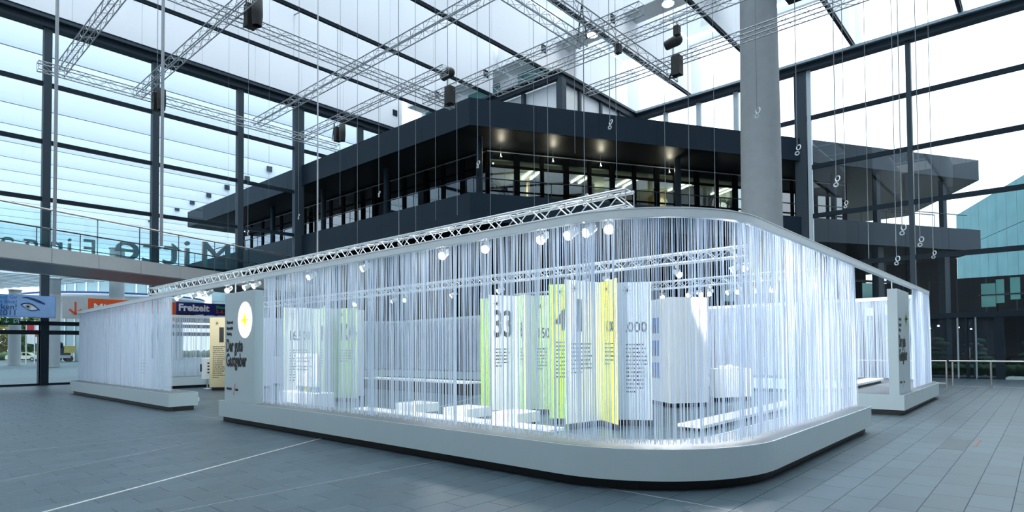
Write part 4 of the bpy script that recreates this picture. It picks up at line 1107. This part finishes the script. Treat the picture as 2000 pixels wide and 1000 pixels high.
# canopy continuing outside to the left
cn = thing('entrance_canopy', 'long white finned canopy over the forecourt beyond the left glass wall', 'canopy', (-60, 20, 17.7))
fin_out = MB().box(-.03, .03, -60, 60, .0, ZTOP-ZB).mesh('fin', M['fino'])
for k in range(1, 34):
    x = XL-S_F*k
    inst('fin', fin_out, (x, 40, ZB), cn)
    MB().box(x-.035, x+.035, -20, 100, ZB-.03, ZB).build('fin_edge', M['teal'], cn)
    if 3 < k < 12: MB().box(x+.12, x+.2, 26.3, 26.8, 18.4, 18.9).build('vent_box', M['steel'], cn)
for x_, yy, r_, h_, lab in ((-91, 13.4, .62, 8.8, 'slim'), (-75, 14.1, .58, 8.9, 'middle'), (-75, 19.6, .72, 12.6, 'thickest')):
    t = thing('canopy_column', '%s round grey column outside beyond the entrance signs' % lab, 'column', (x_, yy, 0))
    MB().lathe([(r_, 0), (r_*.97, h_)], x_, yy, 20).build('shaft', M['concrete'], t)
    MB().lathe([(r_*1.1, h_), (r_*1.1, h_+.1), (.01, h_+.1)], x_, yy, 20).build('head_plate', M['steell'], t)
t = thing('slatted_canopy', 'lower white slatted canopy on round columns outside, below the footbridge', 'canopy', (-82, 2, 9))
for k in range(13): MB().box(-92+k*1.5, -91+k*1.5, -25, 19-.55*(12-k), 9.0, 9.14).build('slat', M['roofw'], t)
for y_ in (-18, -6, 6, 11): MB().box(-92, -73, y_-.08, y_+.08, 9.16, 9.4).build('slat_beam', M['steelm'], t)
# round glass pavilion with ring roof
rp_ = thing('round_pavilion', 'round glass pavilion with a flat ring roof outside beyond the entrance signs', 'building', (-118, 31, 0))
MB().lathe([(9.5, 0), (9.5, 13.5)], -118, 31, 36).build('glass_drum', M['tealp2'], rp_)
MB().lathe([(9.6, 9.4), (13.0, 9.8), (13.2, 10.2), (12.9, 10.5), (9.6, 10.4)], -118, 31, 36).build('ring_roof', M['roofw'], rp_)
MB().lathe([(13.2, 10.2), (13.25, 10.35), (13.15, 10.5)], -118, 31, 36).build('ring_edge', M['dblue'], rp_)
for i in range(36):
    a = 2*PI*i/36; MB().tube((-118+9.6*math.cos(a), 31+9.6*math.sin(a), 0), (-118+9.6*math.cos(a), 31+9.6*math.sin(a), 13.5), .12, 5).build('glazing_mullion', M['roofw'], rp_)
MB().lathe([(9.8, 13.4), (9.8, 13.8), (0.1, 13.9)], -118, 31, 36).build('drum_roof', M['roofw'], rp_)
hb = thing('glass_hall', 'far glazed hall with a sloping white stair truss outside behind the round pavilion', 'building', (-100, 52, 0))
MB().box(-112, -96, 44, 64, 0, 12.5).build('glass_front', M['tealp2'], hb)
for k in range(9): MB().box(-96, -95.9, 44+k*2.5-.06, 44+k*2.5+.06, 0, 12.5).build('glazing_mullion', M['mullw'], hb)
for z in (4, 8, 12.4): MB().box(-96, -95.88, 44, 64, z-.08, z+.08).build('glazing_rail', M['mullw'], hb)
MB().bar((-95.5, 40, 12), (-95.5, 58, 6.5), .4, .5).build('stair_beam', M['roofw'], hb)
MB().bar((-95.3, 40, 13.2), (-95.3, 58, 7.7), .15, .15).build('stair_rail', M['roofw'], hb)
# trees behind
def tree(label, x, y, h, m, seed, r=3.2):
    rr = random.Random(seed); t = thing('tree', label, 'tree', (x, y, 0), 'trees beyond the forecourt')
    MB().tube((x, y, 0), (x+.2, y, h*.55), .22, 8, .12).build('trunk', M['bark'], t)
    mb = MB()
    for i in range(750):
        a = rr.uniform(0, 2*PI); b = rr.uniform(-.8, 1); q = rr.uniform(.5, 1)**.5*r; cz = h*.46
        c = Vector((x+q*math.cos(a)*math.sqrt(1-min(1, b*b)), y+q*math.sin(a)*math.sqrt(1-min(1, b*b)), cz+b*h*.38))
        s = rr.uniform(.45, 1.0); v = [c+Vector((rr.uniform(-s, s), rr.uniform(-s, s), rr.uniform(-s, s))) for _ in range(4)]
        mb.add(v, [(0, 1, 2), (0, 2, 3)])
    mb.build('foliage', M[m], t)
for i, (x, y, h, m) in enumerate(((-150, 14, 9, 'autumn'), (-161, 20, 11, 'autumn'), (-148, 25.5, 10, 'treeg'), (-166, 30, 12, 'autumn'), (-150, 36, 11, 'treeg'), (-162, 8, 10, 'treeg'), (-158, 46, 11, 'autumn'), (-170, 52, 12, 'treeg'))):
    tree('%s tree from the left in the autumn row beyond the forecourt' % ORD[i] if 0 else '%s %s tree from the left beyond the forecourt' % (ORD[sorted((8, 14, 20, 25.5, 30, 36, 46, 52), key=lambda v: v).index(y)], 'yellowing' if m == 'autumn' else 'green'), x, y, h, m, i, 4.2)
t = thing('clipped_hedge', 'low green hedge along the far side of the forecourt', 'hedge', (-140, 20, 0))
mb = MB(); rr = random.Random(4)
for i in range(60): mb.ball((-140+rr.uniform(-.5, .5), -5+i*1.1, .7), .8, .8, .8, 8, 5, .2, rr)
mb.build('foliage', M['treeg'], t)
# parked car, truck, flags, barrier banner
def car(label, x, y, m):
    t = thing('car', label, 'car', (x, y, 0)); L = 4.2
    prof = [(-2.1, .35), (2.05, .35), (2.1, .7), (1.5, .88), (.75, 1.36), (-.6, 1.45), (-1.7, 1.1), (-2.08, .9)]
    u = Vector((.42, .9, 0)).normalized(); v = Vector((u.y, -u.x, 0))
    def P(a, b, z): q = Vector((x, y, 0))+u*a+v*b; return (q.x, q.y, z)
    vs = [P(a, .82, z) for a, z in prof]+[P(a, -.82, z) for a, z in prof]; n = len(prof)
    MB().add(vs, [tuple(range(n)), tuple(range(2*n-1, n-1, -1))]+[(i, n+i, n+(i+1) % n, (i+1) % n) for i in range(n)]).build('body', M[m], t)
    for sgn in (1,):
        MB().add([P(1.25, .83, .92), P(.68, .83, 1.29), P(.05, .83, 1.34), P(.05, .83, .92)], [(0, 1, 2, 3)]).build('side_window', M['dark'], t)
        MB().add([P(-.05, .83, .92), P(-.05, .83, 1.34), P(-.6, .83, 1.36), P(-1.4, .83, 1.08), P(-1.5, .83, .92)], [(0, 1, 2, 3, 4)]).build('side_window', M['dark'], t)
    for a in (-1.35, 1.3):
        for b in (.76, -.76):
            c = Vector(P(a, b, .32)); wl_ = MB().tube(c-v*.1, c+v*.1, .32, 14).build('wheel', M['tyre'], t)
            MB().tube(c+v*.1, c+v*.11, .18, 10).build('hub_cap', M['alud'], wl_)
car('cream hatchback parked across the forecourt beyond the glass doors', -120.5, 18.9, 'carp')
t = thing('tipper_truck', 'small tipper truck parked beside the cream hatchback outside', 'truck', (-110, 21.8, 0))
MB().bevbox(-111, -109, 20.9, 22.6, .9, 1.3, .05).build('chassis', M['matblk'], t)
cb = MB().bevbox(-111, -109, 20.7, 21.7, 1.3, 2.9, .2).build('cab', M['steel'], t)
MB().box(-108.99, -108.95, 20.85, 21.55, 2.0, 2.7).build('windscreen', M['glassd'], cb)
MB().prism([(-111, 21.8), (-109, 21.8), (-108.8, 23.2), (-111.2, 23.2)], 1.3, 2.3).build('tipping_body', M['autumn'], t)
for yy in (21.1, 22.5):
    for xx in (-109.05, -110.95): MB().tube((xx-.14, yy, .45), (xx+.14, yy, .45), .45, 14).build('wheel', M['tyre'], t)
MB().box(-108.95, -108.88, 20.8, 22.6, .55, .95).build('bumper', M['alud'], t)
def flag(label, x, y, h, cols):
    t = thing('flag_pole', label, 'flag', (x, y, 0))
    MB().tube((x, y, 0), (x, y, h), .07, 8, .05).build('pole', M['alu'], t)
    n = len(cols)
    for i, c in enumerate(cols):
        z1 = h-.4-i*2.6/n; z0 = z1-2.6/n
        vs = []; 
        for k in range(6):
            o = .05*math.sin(k*1.6+i); vs += [(x+o, y+.06+k*.17, z0-k*.03), (x+o, y+.06+k*.17, z1-k*.03)]
        vs += [(a[0]+.03, a[1], a[2]) for a in vs]
        MB().add(vs, [(2*k, 2*k+2, 2*k+3, 2*k+1) for k in range(5)]+[(12+2*k, 13+2*k, 15+2*k, 14+2*k) for k in range(5)]).build('cloth', M[c], t)
flag('red and white banner flag outside the glass doors', -98, 15.6, 5.6, ('rprint', 'wprint'))
flag('white and red banner flag outside beside the red and white one', -97, 16.3, 5.6, ('wprint', 'rprint', 'wprint'))
flag('dark green banner flag outside, nearest the entrance sign', -86, 15.8, 5.6, ('exitg', 'exitg'))
t = thing('pillar_banner', 'white pillar banner with an orange top outside the glass doors', 'banner', (-112, 17.6, 0))
MB().box(-112.1, -111.9, 16.65, 17.15, .5, 1.8).build('panel', M['wprint'], t); MB().box(-112.12, -111.88, 16.65, 17.15, 1.8, 2.3).build('top_panel', M['orange'], t)
MB().tube((-112, 16.9, -.03), (-112, 16.9, .5), .06, 8).build('foot', M['steel'], t)

# garden and glass building beyond the right wall
def pine(label, x, y, h, seed):
    rr = random.Random(seed); t = thing('cloud_pruned_pine', label, 'tree', (x, y, 0))
    MB().path([(x, y, 0), (x+.15, y, h*.35), (x-.1, y+.05, h*.65), (x+.1, y, h*.9)], .07, 7).build('trunk', M['bark'], t)
    for i in range(6):
        z = h*(.3+.12*i); w_ = (1-.1*i)*.75; dx = rr.uniform(-.35, .35)
        mb = MB(); mb.ball((x+dx, y+rr.uniform(-.2, .2), z), w_, w_*.8, .20, 14, 7, .12, rr); mb.build('needle_pad', M['pine'], t)
pine('cloud-pruned pine outside behind the railing, beside the far curtain end', -5.0, 43.0, 2.1, 1)
pine('cloud-pruned pine outside between the door posts, behind the railing', -3.0, 43.5, 2.0, 2)
pine('cloud-pruned pine outside at the right edge of the picture', -.55, 43.5, 1.9, 3)
MB().box(-12, 14, 42.2, 42.8, -.06, .02).build('gravel_strip', M['whitestrip'], g)
MB().box(-1.6, 14, 37.5, 39.5, -.06, .02).build('gravel_strip', M['whitestrip'], g)
t = thing('garden_hedge', 'low clipped green hedge in the garden behind the dark doors', 'hedge', (-2, 41, 0))
mb = MB(); rr = random.Random(9)
for i in range(34): mb.ball((-8+i*.4, 40.6+rr.uniform(-.1, .1), .28), .38, .4, .32, 9, 5, .2, rr)
mb.build('foliage', M['hedge'], t)
t = thing('garden_wall', 'dark glazed lower facade across the garden behind the dark doors', 'facade', (0, 52, 0))
MB().box(-9, 14, 52, 52.4, 0, 6.25).build('wall', M['dark'], t)
MB().box(-9, -4.75, 52, 52.4, 6.25, 7.7).build('wall', M['dark'], t)
for k in range(12): MB().box(-8+k*1.6, -7.93+k*1.6, 51.95, 52, 0, 6.2).build('glazing_mullion', M['steel'], t)
for k, (a, b, z0, z1) in enumerate(((-3.43, -2.66, 4.19, 5.78), (-2.63, -2.2, 4.42, 6.02), (-1.89, -1.38, 4.62, 6.09), (-0.95, -0.42, 4.67, 6.11))):
    MB().box(a, b, 51.9, 51.96, z0, z1).build('teal_pane', M['tealp'], t)
MB().box(-3.6, 14, 51.88, 51.97, 4.95, 5.05).build('glazing_rail', M['steel'], t)
gb = thing('faceted_glass_building', 'pale teal glass building with sloping roofline outside at the right edge', 'building', (-2, 78, 0))
ga, gc = Vector((-8.6, 95.0)), Vector((1.5, 69.0)); gd = (gc-ga).normalized(); gn = Vector((-gd.y, gd.x))
Lg = (gc-ga).length; ng = 11
for i in range(ng):
    a = ga+gd*(Lg*i/ng+.03); b = ga+gd*(Lg*(i+1)/ng-.03)
    for z0, z1 in ((0, 7), (7.06, 13.7), (13.76, 18.2)): MB().wall(a, b, .12, z0, z1).build('glass_panel', M['teal'], gb)
MB().wall(ga+gn*.1, gc+gn*.1, .3, 0, 18.1).build('backing_wall', M['tealp'], gb)
t = thing('oval_terrace', 'dark oval roof terrace jutting before the teal glass building', 'canopy', (1.2, 66, 0))
MB().lathe([(.1, 9.2), (3.6, 9.3), (3.9, 10.3), (3.7, 11.6), (.1, 11.7)], 2.6, 64, 28).build('terrace_disc', M['steel'], t)
MB().tube((.4, 64, 0), (.4, 64, 9.3), .35, 12).build('support', M['steel'], t)
